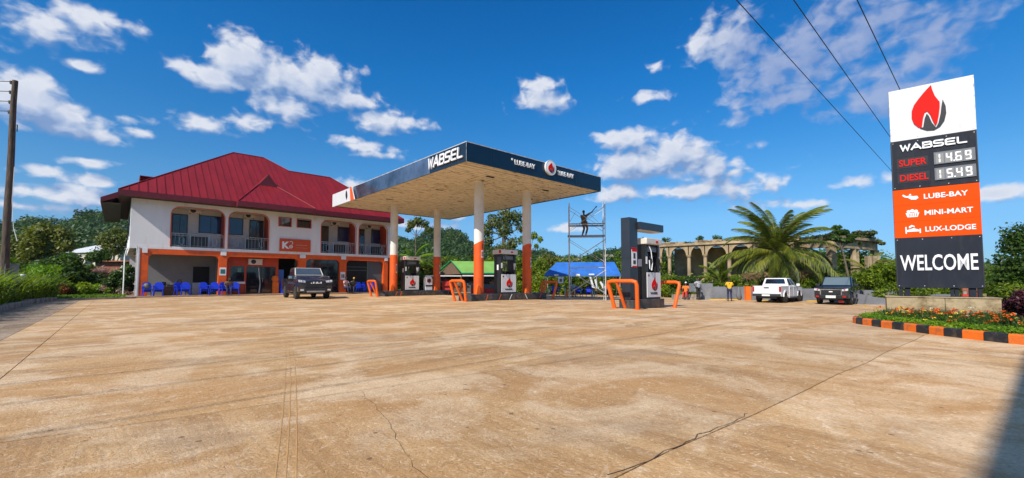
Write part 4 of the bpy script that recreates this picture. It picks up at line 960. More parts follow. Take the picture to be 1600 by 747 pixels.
obj('word_backing', MB().box(.12, -.006, 4.42, .80, -.001, 4.72).box(.12, -.006, 3.97, .82, -.001, 4.27), M_black, dpn)
SEG = {'1': 'bc', '4': 'fgbc', '5': 'afgcd', '6': 'afgedc', '9': 'abfgcd'}
def digits(s, x0, z0):
    dsp = obj('price_display', MB().box(x0-.03, -.03, z0-.04, x0+.80, -.002, z0+.31), M_lcd, dpn)
    w, h, t_ = .12, .25, .028; x_ = x0 + .03; y0, y1 = -.034, -.031
    for c_ in s:
        if c_ == '.': obj('decimal_point', MB().box(x_-.045, y0, z0, x_-.015, y1, z0+.03), M_segm, dsp); continue
        obj('digit_backing', MB().box(x_-.02, -.0308, z0-.015, x_+w+.02, -.0302, z0+h+.02), M_grey, dsp)
        mb = MB(); q = SEG[c_]; sh = -.0 if c_ != '1' else -.05
        B_ = {'a': (.012, h-t_, w-.012, h), 'd': (.012, 0, w-.012, t_), 'g': (.012, h/2-t_/2, w-.012, h/2+t_/2), 'b': (w-t_, h/2+.016, w, h-.01), 'c': (w-t_, .01, w, h/2-.016), 'f': (0, h/2+.016, t_, h-.01), 'e': (0, .01, t_, h/2-.016)}
        for s_ in q: k = B_[s_]; mb.box(x_+k[0]+sh, y0, z0+k[1], x_+k[2]+sh, y1, z0+k[3])
        obj('digit', mb, M_segm, dsp); x_ += .19
digits('14.69', .95, 4.46); digits('15.49', .95, 4.0)
op = []
for i in range(3):
    z0 = 2.34 + i*.4805; op.append(obj('orange_panel', MB().box(0, 0, z0, SW, .24, z0+.4775), M_signo, sg, bevel=.004))
for i, wd_ in enumerate(('LUX-LODGE', 'MINI-MART', 'LUBE-BAY')):
    text('panel_word', wd_, .2, M_letter, op[i], (.66, -.008, 2.34 + i*.4805 + .155), ext=.006, bold=.004, maxw=(1.02, .98, .90)[i])
P0 = 2.34 + 2*.4805 + .16    # oil can
obj('oil_can_icon', MB().prism([(.2,P0+.14),(.26,P0+.08),(.33,P0+.06),(.40,P0+.0),(.50,P0-.01),(.56,P0+.04),(.53,P0+.1),(.44,P0+.1),(.36,P0+.13),(.3,P0+.11),(.23,P0+.17)], -.012, -.001).box(.36, -.012, P0+.135, .40, -.001, P0+.17), M_letter, op[2])
P0 = 2.34 + .4805 + .12
k = MB().prism([(.26,P0+.13),(.56,P0+.13),(.52,P0),(.30,P0)], -.012, -.001)
for q in ((.33,.17),(.41,.19),(.49,.17)): k.lathe([(.045,-.012),(.045,-.001)], 10, (q[0], 0, P0+q[1]), 'y')
bk = obj('basket_icon', k, M_letter, op[1])
obj('basket_gap', MB().box(.33, -.016, P0+.02, .345, -.0125, P0+.11).box(.37, -.016, P0+.02, .385, -.0125, P0+.11).box(.41, -.016, P0+.02, .425, -.0125, P0+.11).box(.45, -.016, P0+.02, .465, -.0125, P0+.11).box(.49, -.016, P0+.02, .505, -.0125, P0+.11), M_signo, bk)
P0 = 2.34 + .12
obj('bed_icon', MB().box(.24, -.012, P0, .27, -.001, P0+.2).box(.5445, -.012, P0, .575, -.001, P0+.13).prism([(.27,P0+.05),(.54,P0+.05),(.54,P0+.1),(.42,P0+.155),(.27,P0+.1)], -.0118, -.001).prism([(.32,P0+.15),(.40,P0+.2),(.45,P0+.17),(.44,P0+.22),(.38,P0+.25),(.32,P0+.21)], -.0115, -.001), M_letter, op[0])
wl = panel('welcome_panel', .86, 2.337, M_signd)
text('welcome_word', 'WELCOME', .60, M_letter, wl, (.10, -.012, 1.38), ext=.012, bold=.0085, maxw=1.60)
for q in wl.children: q.scale = (1, 1, 1.05)
for z0_, z1_, pp_ in ((5.27, 6.81, wp), (3.79, 5.25, dpn), (.87, 2.33, wl)):
    obj('edge_trim', MB().box(.0, -.012, z0_, .022, -.001, z1_), M_galv if pp_ is wp else M_frame, pp_); obj('edge_trim', MB().box(SW-.022, -.012, z0_, SW, -.001, z1_), M_galv if pp_ is wp else M_frame, pp_)
    for fx_ in (.05, .6, 1.2, SW-.05):
        for fz_ in (z0_+.05, z1_-.05): obj('bolt', MB().lathe([(.012,-.006),(.012,0)], 6, (fx_, -.001, fz_), 'y'), M_galv, pp_)
obj('sign_post', MB().box(.05, .03, .55, .13, .2, .858), M_black, sg); obj('sign_post', MB().box(SW-.13, .03, .55, SW-.05, .2, .858), M_black, sg)
obj('sign_post', MB().box(.17, .05, .55, .29, .18, .858), M_signd, sg); obj('sign_post', MB().box(SW-.3, .05, .55, SW-.16, .18, .858), M_signd, sg); obj('sign_post', MB().box(1.14, .05, .55, 1.2, .18, .858).box(1.22,.05,.55,1.3,.18,.858), M_signd, sg)
pt = thing('sign_plinth', 'stained concrete plinth under the tall price sign, behind the flower bed', 'plinth', 11.5, 13.0, z=CAMH - 1.05, rz=SA, world=True)
obj('block', MB().box(-.26, -.22, -.5, .98, .75, .58), M_conc, pt, bevel=.015); obj('block', MB().box(.986, -.22, -.5, 2.05, .75, .585), M_conc, pt, bevel=.015)
obj('capping', MB().box(-.28, -.24, .586, 2.07, .77, .61), M_conc, pt, bevel=.005)

# ------------------------------------------------------------------ flower bed with painted kerb
path = [(27, 2.6), (17, 2.5), (15.3, 2.52), (14.7, 2.56), (14.25, 2.48), (13.8, 2.2), (13.2, 1.72), (12.6, 1.2), (12.0, .72), (11.6, .26), (11.3, -.2), (10.9, -.9), (10.5, -1.8), (10.1, -3.2)]
kb = thing('painted_kerb', 'raised kerb of alternating orange and black blocks round the flower bed', 'kerb', 0, 0, z=0, world=True)
pts = []; 
for (a0, b0), (a1, b1) in zip(path, path[1:]):
    n = max(1, int(math.hypot(a1-a0, b1-b0)/.02)); pts += [(a0+(a1-a0)*i/n, b0+(b1-b0)*i/n) for i in range(n)]
seg = []; L_ = 0; cur = [pts[0]]; BL = .335
for p_, q in zip(pts, pts[1:]):
    L_ += math.dist(p_, q); cur.append(q)
    if L_ >= (BL if q[0] < 16.5 else 1.0): seg.append(cur); cur = [q]; L_ = 0
def offs(p_, q, d):
    v = Vector((q[0]-p_[0], q[1]-p_[1])).normalized(); return (-v.y*d, v.x*d)
for i, s_ in enumerate(seg):
    a, b = s_[0], s_[-1]; e = Vector((b[0]-a[0], b[1]-a[1])).normalized() * .004
    a = (a[0]+e.x, a[1]+e.y); b = (b[0]-e.x, b[1]-e.y); n_ = offs(a, b, .15); ch_ = offs(a, b, .03)
    q = [a, b, (b[0]+n_[0], b[1]+n_[1]), (a[0]+n_[0], a[1]+n_[1])]; q2 = [(a[0]+ch_[0]*.6, a[1]+ch_[1]*.6), (b[0]+ch_[0]*.6, b[1]+ch_[1]*.6), q[2], q[3]]
    m = MB(); m.hexa([uvz(*p_, -.05) for p_ in q], [uvz(*p_, .135) for p_ in q]); m.hexa([uvz(*p_, .136) for p_ in q], [uvz(*p_, .165) for p_ in q2])
    obj('kerb_block', m, M_korange if i % 2 else M_kblack, kb)
inner = [(p_[0] + offs(p_, q, .15)[0], p_[1] + offs(p_, q, .15)[1]) for p_, q in zip(path[1:], path[2:])]
soil = [uvz(*p_, .08) for p_ in inner] + [uvz(16, -4, .08), uvz(27, -4, .08), uvz(27, 2.44, .08)]
tag(obj('flower_bed_soil', MB().add(soil, [tuple(range(len(soil)))]), M_soil, fix=False), 'dark soil of the raised flower bed', kind='structure')
rng = np.random.default_rng(11)
def inbed(n, umin=11, umax=19, edge=.0, band=None):
    out = []
    poly = inner + [(16, -4), (27, -4), (27, 2.44)]
    while len(out) < n:
        u, v = rng.uniform(umin, umax), rng.uniform(-3.0, 2.8)
        c_ = False; j = len(poly) - 1
        for i in range(len(poly)):
            if (poly[i][1] > v) != (poly[j][1] > v) and u < (poly[j][0]-poly[i][0])*(v-poly[i][1])/(poly[j][1]-poly[i][1])+poly[i][0]: c_ = not c_
            j = i
        if not c_: continue
        d = min(math.hypot(u-p_[0], v-p_[1]) for p_ in pts[::8])
        if band and not (band[0] < d < band[1]): continue
        x, y = W(u, v)
        # keep off the plinth
        dx, dy = x-11.5, y-13.0; lx = dx*math.cos(SA)+dy*math.sin(SA); ly = -dx*math.sin(SA)+dy*math.cos(SA)
        if -.4 < lx < 2.2 and -.5 < ly < .9: continue
        out.append((x, y, gz(x, y) + .08))
    return np.array(out)
b1 = inbed(620, band=(.17, .70)); cl = [((x, y, z+.09), (.11, .11, .09)) for x, y, z in b1]
quadsV = leafV(rng, 26000, cl, .05, .5, .4, .8)
tag(quads('ground_cover', quadsV, L_lime), 'low yellow green ground cover just inside the painted kerb', kind='stuff')
b2 = inbed(300, band=(.5, 2.7)); cl = [((x, y, z+.12), (.15, .15, .15)) for x, y, z in b2]
tag(quads('bedding_plants', np.concatenate([leafV(rng, 26000, cl, .065, .3, .3, .6), bladesV(rng, np.repeat(b2, 14, 0) + rng.normal(size=(len(b2)*14, 3))*np.array([.08,.08,0]), .30, .012, .5)]), L_dark), 'feathery green bedding plants in front of the plinth', kind='stuff')
def blooms(name, n, mt, size, band, zr, lab):
    p_ = inbed(n, band=band); V = []
    for x, y, z in p_:
        zz = z + rng.uniform(*zr); k = rng.integers(7, 10)
        V.append(leafV(rng, 12, [((x, y, zz), (size, size, size*.5))], size*1.1, .8, .5, 1.2))
    tag(quads(name, np.concatenate(V), mt), lab, kind='stuff')
blooms('orange_blooms', 125, F_orange, .040, (.45, 2.7), (.18, .36), 'small orange red flowers scattered through the bed')
blooms('yellow_blooms', 60, F_yellow, .032, (.25, 1.2), (.12, .4), 'small yellow flowers near the painted kerb')
blooms('white_blooms', 16, F_white, .03, (.3, 2.2), (.2, .5), 'pale cream flowers dotted in the bed')
# ------------------------------------------------------------------ left garden kerb and hedge
gk = thing('garden_kerb', 'rough grey kerbstones along the left edge of the yard', 'kerb', 0, 0, z=0, world=True)
v = 6.0; rs = random.Random(8)
while v < 35.6:
    L = rs.uniform(.7, 1.0); h = rs.uniform(.17, .22); j = rs.uniform(-.02, .02); off = max(0, (v-30))*.12
    m = MB().box(-.13, 0, -.1, .13, L-.03, h)
    o = obj('kerb_stone', m, M_stone, gk, bevel=.03); X, Y = W(-3.05+j+off, v); o.location = (X, Y, 0); o.rotation_euler = (0, 0, TH + rs.uniform(-.03, .03)); v += L
# ------------------------------------------------------------------ pickups
def pickup(label, u, v, rz, body, style, z=None):
    t = thing('pickup_truck', label, 'pickup truck', u, v, z=z, rz=rz); t['group'] = 'parked pickups'
    hw = .93; AR = .45; XF, XR = 1.62, -1.62; box_ = style == 'boxy'
    def arch(xc, z0, r=AR, n=9): return [(xc - r*math.cos(math.pi*i/(n-1)), z0 + r*math.sin(math.pi*i/(n-1))) for i in range(n)]
    BZ = 1.40 if style == 'dusty' else 1.2
    hoodf, hoodb = (1.13, 1.40) if style == 'dusty' else ((1.10, 1.18) if not box_ else (1.16, 1.2))
    nose = [(2.50, .5), (2.58, .72), (2.55, hoodf-.16), (2.42, hoodf-.02), (2.2, hoodf+(.06 if style == 'dusty' else .02)), (1.7, hoodb-(.10 if style == 'dusty' else .03))] if not box_ else [(2.52,.5),(2.54,hoodf-.05),(2.5,hoodf)]
    low = [(-.82, .36), (XF-AR-.02, .36), (XF-AR-.02, .45)] + arch(XF, .45) + [(XF+AR+.02, .45), (XF+AR+.02, .42)] + nose + [(1.15, hoodb), (.98, BZ), (-.82, BZ)]
    obj('body', MB().prism(low, -hw, hw), body, t, smooth=True, bevel=.045)
    # load bed
    sidep = [(-.84, .42), (-.84, 1.22), (-2.62, 1.22), (-2.62, .5), (XR-AR-.02, .45)] + arch(XR, .45) + [(XR+AR+.02, .42)]
    b = MB().prism(sidep, -hw+.01, -hw+.1).prism(sidep, hw-.1, hw-.01).box(-2.6, -hw+.1, .62, -.84, hw-.1, .7).box(-.9, -hw+.1, .7, -.84, hw-.1, 1.2)
    obj('load_bed', b, body, t, bevel=.02)
    tg = obj('tailgate', MB().box(-2.66, -hw+.1, .62, -2.6, hw-.1, 1.22), body, t, bevel=.015)
    obj('handle', MB().box(-2.675, -.16, 1.05, -2.662, .16, 1.13), M_black, tg)
    obj('chassis', MB().box(-2.5, -.6, .32, 2.3, .6, .5).box(-.8, -.9, .3, 1.1, .9, .37), M_black, t)
    # cabin
    zr = (1.8 if not box_ else 1.86) if style != 'dusty' else 1.9; b0, b1 = (-.8, 1.12); t0, t1 = (-.68, .38) if not box_ else (-.74, .62)
    wy, wt = .89, (.70 if not box_ else .76) if style != 'dusty' else .77
    obj('cabin', MB().hexa([(b0,-wy,1.19),(b1,-wy,1.19),(b1,wy,1.19),(b0,wy,1.19)], [(t0,-wt,zr),(t1,-wt,zr),(t1,wt,zr),(t0,wt,zr)]), body, t, smooth=True, bevel=.05)
    def facep(pts, off): # quad slightly proud
        c_ = sum((Vector(p) for p in pts), Vector()) / 4; n_ = (Vector(pts[1])-Vector(pts[0])).cross(Vector(pts[3])-Vector(pts[0])).normalized()
        if n_.dot(c_ - Vector((.1, 0, 1.3))) < 0: n_ = -n_
        q = [tuple(Vector(p) + n_*off) for p in pts]; q2 = [tuple(Vector(p) + n_*(off-.012)) for p in pts]; return MB().hexa(q2, q)
    L = lambda a, b_, s: tuple(a[i] + (b_[i]-a[i])*s for i in range(3))
    def on(b0_, b1_, t0_, t1_, s0, s1, h0, h1, off):
        A = L(b0_, b1_, s0); B2 = L(b0_, b1_, s1); Cc = L(t0_, t1_, s0); Dd = L(t0_, t1_, s1)
        return facep([L(A, Cc, h0), L(B2, Dd, h0), L(B2, Dd, h1), L(A, Cc, h1)], off)
    bfl, bfr, tfl, tfr = (b1,-wy,1.19),(b1,wy,1.19),(t1,-wt,zr),(t1,wt,zr)
    brl, brr, trl, trr = (b0,-wy,1.19),(b0,wy,1.19),(t0,-wt,zr),(t0,wt,zr)
    HL_ = .36 if style == 'dusty' else (.16 if box_ else .05)
    if style == 'dusty': obj('windscreen_pillar', on(bfl, bfr, tfl, tfr, .02, .98, HL_-.03, .97, .004), M_ac, t)
    obj('windscreen', on(bfl, bfr, tfl, tfr, .055, .945, HL_, .94, .012), M_wind if not box_ else M_windl, t)
    obj('rear_window', on(brl, brr, trl, trr, .09, .91, .3, .88, .01), M_glassd, t)
    for s_, (A, B2, Cc, Dd) in ((-1, (brl, bfl, trl, tfl)), (1, (brr, bfr, trr, tfr))):
        for s0, s1 in ((.08, .44), (.5, .86)): obj('side_window', on(A, B2, Cc, Dd, s0, s1, .12 if style != 'dusty' else .34, .88, .008), M_glassd, t)
        y = s_ * hw
        for dx0, dx1 in ((-.76, .14), (.18, 1.1)):
            dr = obj('door', MB().box(dx0, y-.004 if s_ > 0 else y-.012, .46, dx1, y+.012 if s_ > 0 else y+.004, 1.17), body, t, bevel=.006)
            obj('handle', MB().box(dx0+.08, y+s_*.012, 1.02, dx0+.26, y+s_*.035, 1.06), M_chrome if style != 'dusty' else M_black, dr)
        mr = obj('mirror', MB().box(.86, s_*(hw+.02), 1.2, .98, s_*(hw+.24), 1.38), M_chrome if style == 'dusty' else (M_black if box_ else M_trim), t, bevel=.03)
        for xa in (XF, XR): obj('wheel_arch_trim', MB().tube([(q[0], y, q[1]) for q in arch(xa, .45, AR+.02)], .035, 6), M_black if style == 'dusty' else body, t)
        obj('side_step', MB().box(-.75, s_*(hw+.02) if s_ > 0 else s_*hw-.1, .34, 1.0, s_*hw+.1 if s_ > 0 else s_*(hw+.02), .39), M_black, t)
        obj('tail_light', MB().box(-2.68, y-.13 if s_ > 0 else y+.01, .82, -2.6, y-.01 if s_ > 0 else y+.13, 1.18), M_tail, t, bevel=.01)
        for xc in (XF, XR):
            yc = s_ * (hw - .10)
            w = obj('wheel', MB().lathe([(.26,-.12),(.35,-.12),(.385,-.09),(.39,0),(.385,.09),(.35,.12),(.26,.12)], 28, (xc, yc, .39), 'y'), M_tyre, t, smooth=True)
            rm = MB().lathe([(.05,0),(.05,.06),(.10,.05),(.10,0)], 12, (xc, yc+s_*.07, .39), 'y').lathe([(.23,-.05),(.262,-.05),(.262,.05),(.23,.05)], 24, (xc, yc+s_*.06, .39), 'y')
            for k in range(6):
                a = 6.2832*k/6; p_ = Vector((math.cos(a), 0, math.sin(a))); rm.tube([(xc+p_.x*.06, yc+s_*.1, .39+p_.z*.06), (xc+p_.x*.25, yc+s_*.09, .39+p_.z*.25)], .026, 5)
            obj('rim', rm, M_rim if style != 'dusty' else M_mud, w)
            obj('hub_disc', MB().lathe([(.0,0),(.235,0)], 20, (xc, yc+s_*.02, .39), 'y'), M_black, w)
    # rear bumper
    rb_ = obj('rear_bumper', MB().box(-2.8, -hw+.03, .48, -2.62, hw-.03, .66), M_black if style != 'white' else M_frame, t, bevel=.02)
    obj('number_plate', MB().box(-2.815, -.26, .5, -2.801, .26, .62), M_plate, rb_)
    # front
    fb = obj('front_bumper', MB().prism([(-hw+.0,2.3),(-hw+.04,2.55),(-.6,2.66),(.6,2.66),(hw-.04,2.55),(hw,2.3)][::-1] and [(2.3,-hw),(2.52,-hw+.04),(2.66,-.6),(2.66,.6),(2.52,hw-.04),(2.3,hw)], .42, .68, 'z'), body if style != 'boxy' else M_black, t, bevel=.05)
    if style == 'dusty': obj('skid_plate', MB().box(2.60, -.5, .40, 2.69, .5, .50), M_rim, fb, bevel=.03)
    DZ_ = .06 if style == 'dusty' else 0
    gr = obj('grille', MB().box(2.5, -.56, .70, 2.60, .56, 1.0+DZ_), M_black, t, bevel=.02)
    for k in range(4): obj('grille_bar', MB().box(2.601, -.53, .73+k*.065, 2.612, .53, .75+k*.065), M_frame if style != 'white' else M_chrome, gr)
    if style == 'dusty':
        for i, (yy, hh) in enumerate(((-.28, .05), (-.16, .10), (-.02, .06), (.03, .1), (.12, .05), (.24, .1))): obj('badge_letter', MB().box(2.613, yy, .92, 2.625, yy+.07, .92+hh), M_letter, gr)
    if box_:
        obj('grille_frame', MB().box(2.55, -.6, .98, 2.6, .6, 1.04).box(2.55, -.6, .66, 2.6, -.54, .979).box(2.55, .54, .66, 2.6, .6, .979), M_chrome, gr)
        obj('badge', MB().box(2.601, -.1, .84, 2.62, .1, .9), M_letter, gr); obj('number_plate', MB().box(2.661, -.27, .46, 2.675, .27, .62), M_plate, fb)
        obj('tow_frame', MB().box(2.3, .35, .18, 2.4, .62, .3), M_redc, t)
    for s_ in (-1, 1):
        y = s_ * .73
        hl = obj('headlight', MB().prism([(y-s_*.17, .90+DZ_), (y+s_*.19, .94+DZ_), (y+s_*.19, 1.08+DZ_), (y-s_*.17, 1.02+DZ_)], 2.36, 2.585, 'x'), M_lampc, t, bevel=.02)
        obj('lamp_core', MB().ball((2.585, y, .99+DZ_), (.02, .06, .045), 8), M_tail if box_ else M_chrome, hl)
        obj('fog_light', MB().box(2.6, y-.1, .5, 2.645, y+.08, .6), M_lampc if not box_ else M_tail, fb)
    0 if style == 'dusty' else obj('bonnet_line', MB().box(1.2, -.62, 1.166 if not box_ else 1.192, 2.2, -.6, 1.185 if not box_ else 1.205).box(1.2, .6, 1.166 if not box_ else 1.192, 2.2, .62, 1.185 if not box_ else 1.205), body, t, bevel=.005)
    return t
pickup('dusty black pickup parked nose out in front of the shop bay of the hotel building', 8.85, 29.2, R(-95), M_carblack, 'dusty', z=.0)
pickup('white double cab pickup seen from behind beside the grey yard wall', 37.2, 10.9, 0, M_carwhite, 'white')
pickup('dark boxy pickup facing the yard, parked right of the white pickup', 37.4, 7.15, R(180), M_cardark, 'boxy')

# ------------------------------------------------------------------ people: one skinned body each, clothes over it
def skinned(name, J, E_, mt, parent, root, sub=2):
    names = list(J); me = bpy.data.meshes.new(name); me.from_pydata([J[n][0] for n in names], [], [])
    me = bpy.data.meshes.new(name); me.from_pydata([J[n][0] for n in names], [(names.index(a), names.index(b)) for a, b in E_], [])
    o = bpy.data.objects.new(name, me); C.objects.link(o)
    mod = o.modifiers.new('s', 'SKIN'); mod.use_smooth_shade = True
    sv_ = me.skin_vertices[0].data
    for i, n in enumerate(names):
        r = J[n][1]; sv_[i].radius = r if isinstance(r, tuple) else (r, r); sv_[i].use_root = (n == root)
    o.modifiers.new('b', 'SUBSURF').levels = sub
    me2 = bpy.data.meshes.new_from_object(o.evaluated_get(bpy.context.evaluated_depsgraph_get()))
    bpy.data.objects.remove(o); me2.materials.clear(); me2.materials.append(mt)
    me2.polygons.foreach_set('use_smooth', [True]*len(me2.polygons)); return link(name, me2, parent)
def person(label, x, y, z, rz, pose, shirt, legs, sleeve=True, cap=None, s=1.):
    t = thing('person', label, 'person', x, y, z=z, rz=rz, world=True); t.scale = (s, s, s)
    V = Vector
    p = dict(hip=V((0,0,.94)), lean=0., kneeL=V((-.11,-.02,.50)), kneeR=V((.11,-.02,.50)), ankL=V((-.12,.03,.08)), ankR=V((.12,.03,.08)),
             elL=V((-.27,.03,1.14)), elR=V((.27,.03,1.14)), haL=V((-.28,-.04,.88)), haR=V((.28,-.04,.88)), up=V((0,0,1)))
    p.update(pose); h = p['hip']; up = p['up'].normalized(); side = V((1,0,0))
    wa, che, nk = h+up*.16, h+up*.40, h+up*.56; shL, shR = che+up*.08-side*.18, che+up*.08+side*.18; hd = nk+up*.16+p.get('look', V((0,0,0)))
    J = {'hip': (h, (.14,.11)), 'waist': (wa, (.125,.10)), 'chest': (che, (.15,.11)), 'neck': (nk, .055), 'jaw': (nk+(hd-nk)*.5, (.062,.066)), 'head': (hd, (.078,.095)), 'crown': (hd+up*.085, (.06,.075)),
        'shL': (shL, .062), 'elL': (p['elL'], .042), 'wrL': (p['haL'], .026), 'shR': (shR, .062), 'elR': (p['elR'], .042), 'wrR': (p['haR'], .026),
        'thL': (h-side*.1-up*.04, .09), 'knL': (p['kneeL'], .058), 'anL': (p['ankL'], .038), 'toL': (p['ankL']+V((0,-.17,-.045)), .035),
        'thR': (h+side*.1-up*.04, .09), 'knR': (p['kneeR'], .058), 'anR': (p['ankR'], .038), 'toR': (p['ankR']+V((0,-.17,-.045)), .035)}
    E_ = [('hip','waist'),('waist','chest'),('chest','neck'),('neck','jaw'),('jaw','head'),('head','crown'),('chest','shL'),('shL','elL'),('elL','wrL'),('chest','shR'),('shR','elR'),('elR','wrR'),
        ('hip','thL'),('thL','knL'),('knL','anL'),('anL','toL'),('hip','thR'),('thR','knR'),('knR','anR'),('anR','toR')]
    b = skinned('body', J, E_, M_skin, t, 'hip')
    def sub(keys, edges, grow, mt, nm, cut=None):
        K = {}
        for k in keys: r = J[k][1]; r = r if isinstance(r, tuple) else (r, r); K[k] = (J[k][0], (r[0]+grow, r[1]+grow))
        if cut: 
            for k, (a, b_, f) in cut.items(): K[k] = (J[a][0] + (J[b_][0]-J[a][0])*f, (J[b_][1] if not isinstance(J[b_][1], tuple) else J[b_][1][0]) + grow + .008)
        return skinned(nm, K, edges, mt, t, list(K)[0])
    sub(['waist','chest','shL','shR','hip'], [('hip','waist'),('waist','chest'),('chest','shL'),('chest','shR'),('chest','nb'),('shL','slL'),('shR','slR')], .022, shirt, 'shirt', {'nb': ('chest','neck', .72), 'slL': ('shL','elL', .8 if sleeve else 1.), 'slR': ('shR','elR', .8 if sleeve else 1.)})
    sub(['hip','thL','knL','thR','knR'], [('hip','thL'),('thL','knL'),('knL','cuL'),('hip','thR'),('thR','knR'),('knR','cuR')], .018, legs, 'trousers', {'cuL': ('knL','anL',.92), 'cuR': ('knR','anR',.92)})
    for s_ in ('L', 'R'):
        a = J['an'+s_][0]; obj('shoe', MB().prism([(-.05,.08),(-.05,-.1),(-.035,-.2),(.035,-.2),(.05,-.1),(.05,.08)], -.08, 0, 'z'), M_black, t, bevel=.02, loc=(a.x, a.y, a.z))
        w = J['wr'+s_][0]; e = J['el'+s_][0]; d = (w-e).normalized(); sd = d.cross(V((0,1,.1))).normalized(); nn = d.cross(sd)
        hm = MB(); c0 = w + d*.02; hm.tube([w, w+d*.04, w+d*.09], [.026,.04,.036], 8)
        for k in range(4):
            o_ = sd*(-.027+.018*k); ln = (.07,.08,.075,.06)[k]; hm.tube([w+d*.085+o_, w+d*(.085+ln*.55)+o_+nn*.008, w+d*(.085+ln)+o_+nn*.025], [.009,.008,.006], 5)
        hm.tube([w+d*.03+sd*.03, w+d*.06+sd*.055+nn*.01, w+d*.09+sd*.06+nn*.02], [.011,.009,.007], 5)
        obj('hand', hm, M_skin, t, smooth=True)
    c_ = J['head'][0]+up*.03
    fc = obj('face', MB().ball(c_+V((0,-.098,-.02)), (.012,.02,.02), 6).ball(c_+V((-.078,.0,-.01)), (.012,.02,.03), 6).ball(c_+V((.078,.0,-.01)), (.012,.02,.03), 6).box(c_.x-.025, c_.y-.094, c_.z-.065, c_.x+.025, c_.y-.084, c_.z-.055), M_skin, t)
    obj('eye', MB().ball(c_+V((-.032,-.088,.015)), (.014,.008,.009), 6).ball(c_+V((.032,-.088,.015)), (.014,.008,.009), 6), M_letter, fc)
    obj('hair' if not cap else 'head_covering', MB().ball(c_+V((0,.02,.045)), (.088,.10,.085), 12), cap or M_hair, t, smooth=True)
    return t
V3 = Vector
x, y = at(1139, 34); person('person in a yellow shirt and navy trousers standing by the grey yard wall', x, y, gz(x, y), R(180-20), dict(elL=V3((-.28,-.06,1.16)), haL=V3((-.14,-.2,1.05)), elR=V3((.28,-.06,1.16)), haR=V3((.12,-.2,1.03))), M_yellow, M_denim)
x, y = at(1090.5, 36); person('person in a patterned shirt with one hand on the hip by the yard wall', x, y, gz(x, y)+.06, R(15), dict(elL=V3((-.40,.05,1.22)), haL=V3((-.20,-.02,1.02))), M_pattern, M_black)
x, y = at(1071, 36.3); person('person in orange sitting on the low planter left of the patterned shirt', x, y, gz(x, y)+.0, R(-35), dict(hip=V3((0,0,.62)), kneeL=V3((-.12,-.42,.62)), kneeR=V3((.12,-.42,.60)), ankL=V3((-.12,-.5,.16)), ankR=V3((.12,-.5,.16)), elL=V3((-.26,-.1,.86)), haL=V3((-.2,-.32,.72)), elR=V3((.26,-.1,.86)), haR=V3((.2,-.32,.72))), M_orangec, M_redc, cap=M_whitec)
SIT = dict(hip=V3((0,0,.50)), kneeL=V3((-.12,-.42,.50)), kneeR=V3((.12,-.42,.50)), ankL=V3((-.12,-.45,.08)), ankR=V3((.12,-.45,.08)), elL=V3((-.26,-.1,.74)), haL=V3((-.18,-.32,.60)), elR=V3((.26,-.1,.74)), haR=V3((.18,-.32,.60)))
x, y = W(u_at(541, 36.4), 36.4); person('seated person in a pale shirt just left of the folding gate', x, y, PZ-.02, TH+.3, SIT, M_pink, M_denim)
x, y = W(u_at(552, 36.4), 36.4); person('seated person with a yellow head covering in front of the folding gate', x, y, PZ-.02, TH-.5, dict(SIT, up=V3((.15,-.35,1))), M_black, M_denim, cap=M_yellow)
x, y = W(u_at(357.5, 36.95), 36.95); person('person in brown sitting between the blue chairs under the notice', x, y, PZ-.02, TH, dict(SIT, up=V3((0,-.6,1))), M_brownc, M_denim)
x, y = at(894, 37); person('seated person with orange trousers under the blue canopy', x, y, gz(x, y), R(10), SIT, M_pattern, M_orangec)
x, y = at(950, 36.5); person('seated person in red at the right end of the blue canopy', x, y, gz(x, y), R(-20), SIT, M_redc, M_denim)

# ------------------------------------------------------------------ scaffold tower
x0, y0 = at(917, 28.8); sc_ = thing('scaffold_tower', 'tubular steel scaffold tower beside the blue canopy with two plank platforms', 'scaffold', x0, y0, z=gz(x0, y0)-.03, rz=R(-6), world=True)
X0, X1, Y0, Y1 = -1.15, 1.15, -.62, .62; HT = 6.35
for xx in (X0, X1):
    for yy in (Y0, Y1):
        lg = obj('upright', MB().tube([(xx,yy,0),(xx,yy,HT+(.35 if (xx>0 and yy>0) else 0))], .03, 8), M_galv, sc_, smooth=True)
        obj('base_plate', MB().box(xx-.08, yy-.08, 0, xx+.08, yy+.08, .012), M_galv, lg)
        for zz in (1.9, 3.9, 5.2): obj('coupler', MB().tube([(xx,yy,zz),(xx,yy,zz+.09)], .045, 8), M_galv, lg)
    for zz in (.4, 1.95, 2.25, 3.95, 4.75, 6.25): obj('frame_rail', MB().tube([(xx,Y0,zz),(xx,Y1,zz)], .022, 6), M_galv, sc_)
    for zz in (.4, 2.3, 4.9):
        for ya, sg_ in ((Y0, 1), (Y1, -1)): obj('frame_arch', MB().tube([(xx,ya+sg_*.02,zz+1.2),(xx,ya+sg_*.25,zz+.7),(xx,ya+sg_*.3,zz)], .015, 5), M_galv, sc_)
for yy in (Y0, Y1):
    for zz in (1.95, 3.95, 6.1): obj('cross_brace', MB().tube([(X0,yy,zz-1.5),(X1,yy,zz)], .014, 5).tube([(X1,yy,zz-1.5),(X0,yy,zz)], .014, 5), M_galv, sc_)
    obj('ledger', MB().tube([(X0,yy,2.12),(X1,yy,2.12)], .02, 6), M_galv, sc_); obj('ledger', MB().tube([(X0,yy,4.2),(X1,yy,4.2)], .02, 6).tube([(X0,yy,4.95),(X1,yy,4.95)], .02, 6), M_galv, sc_)
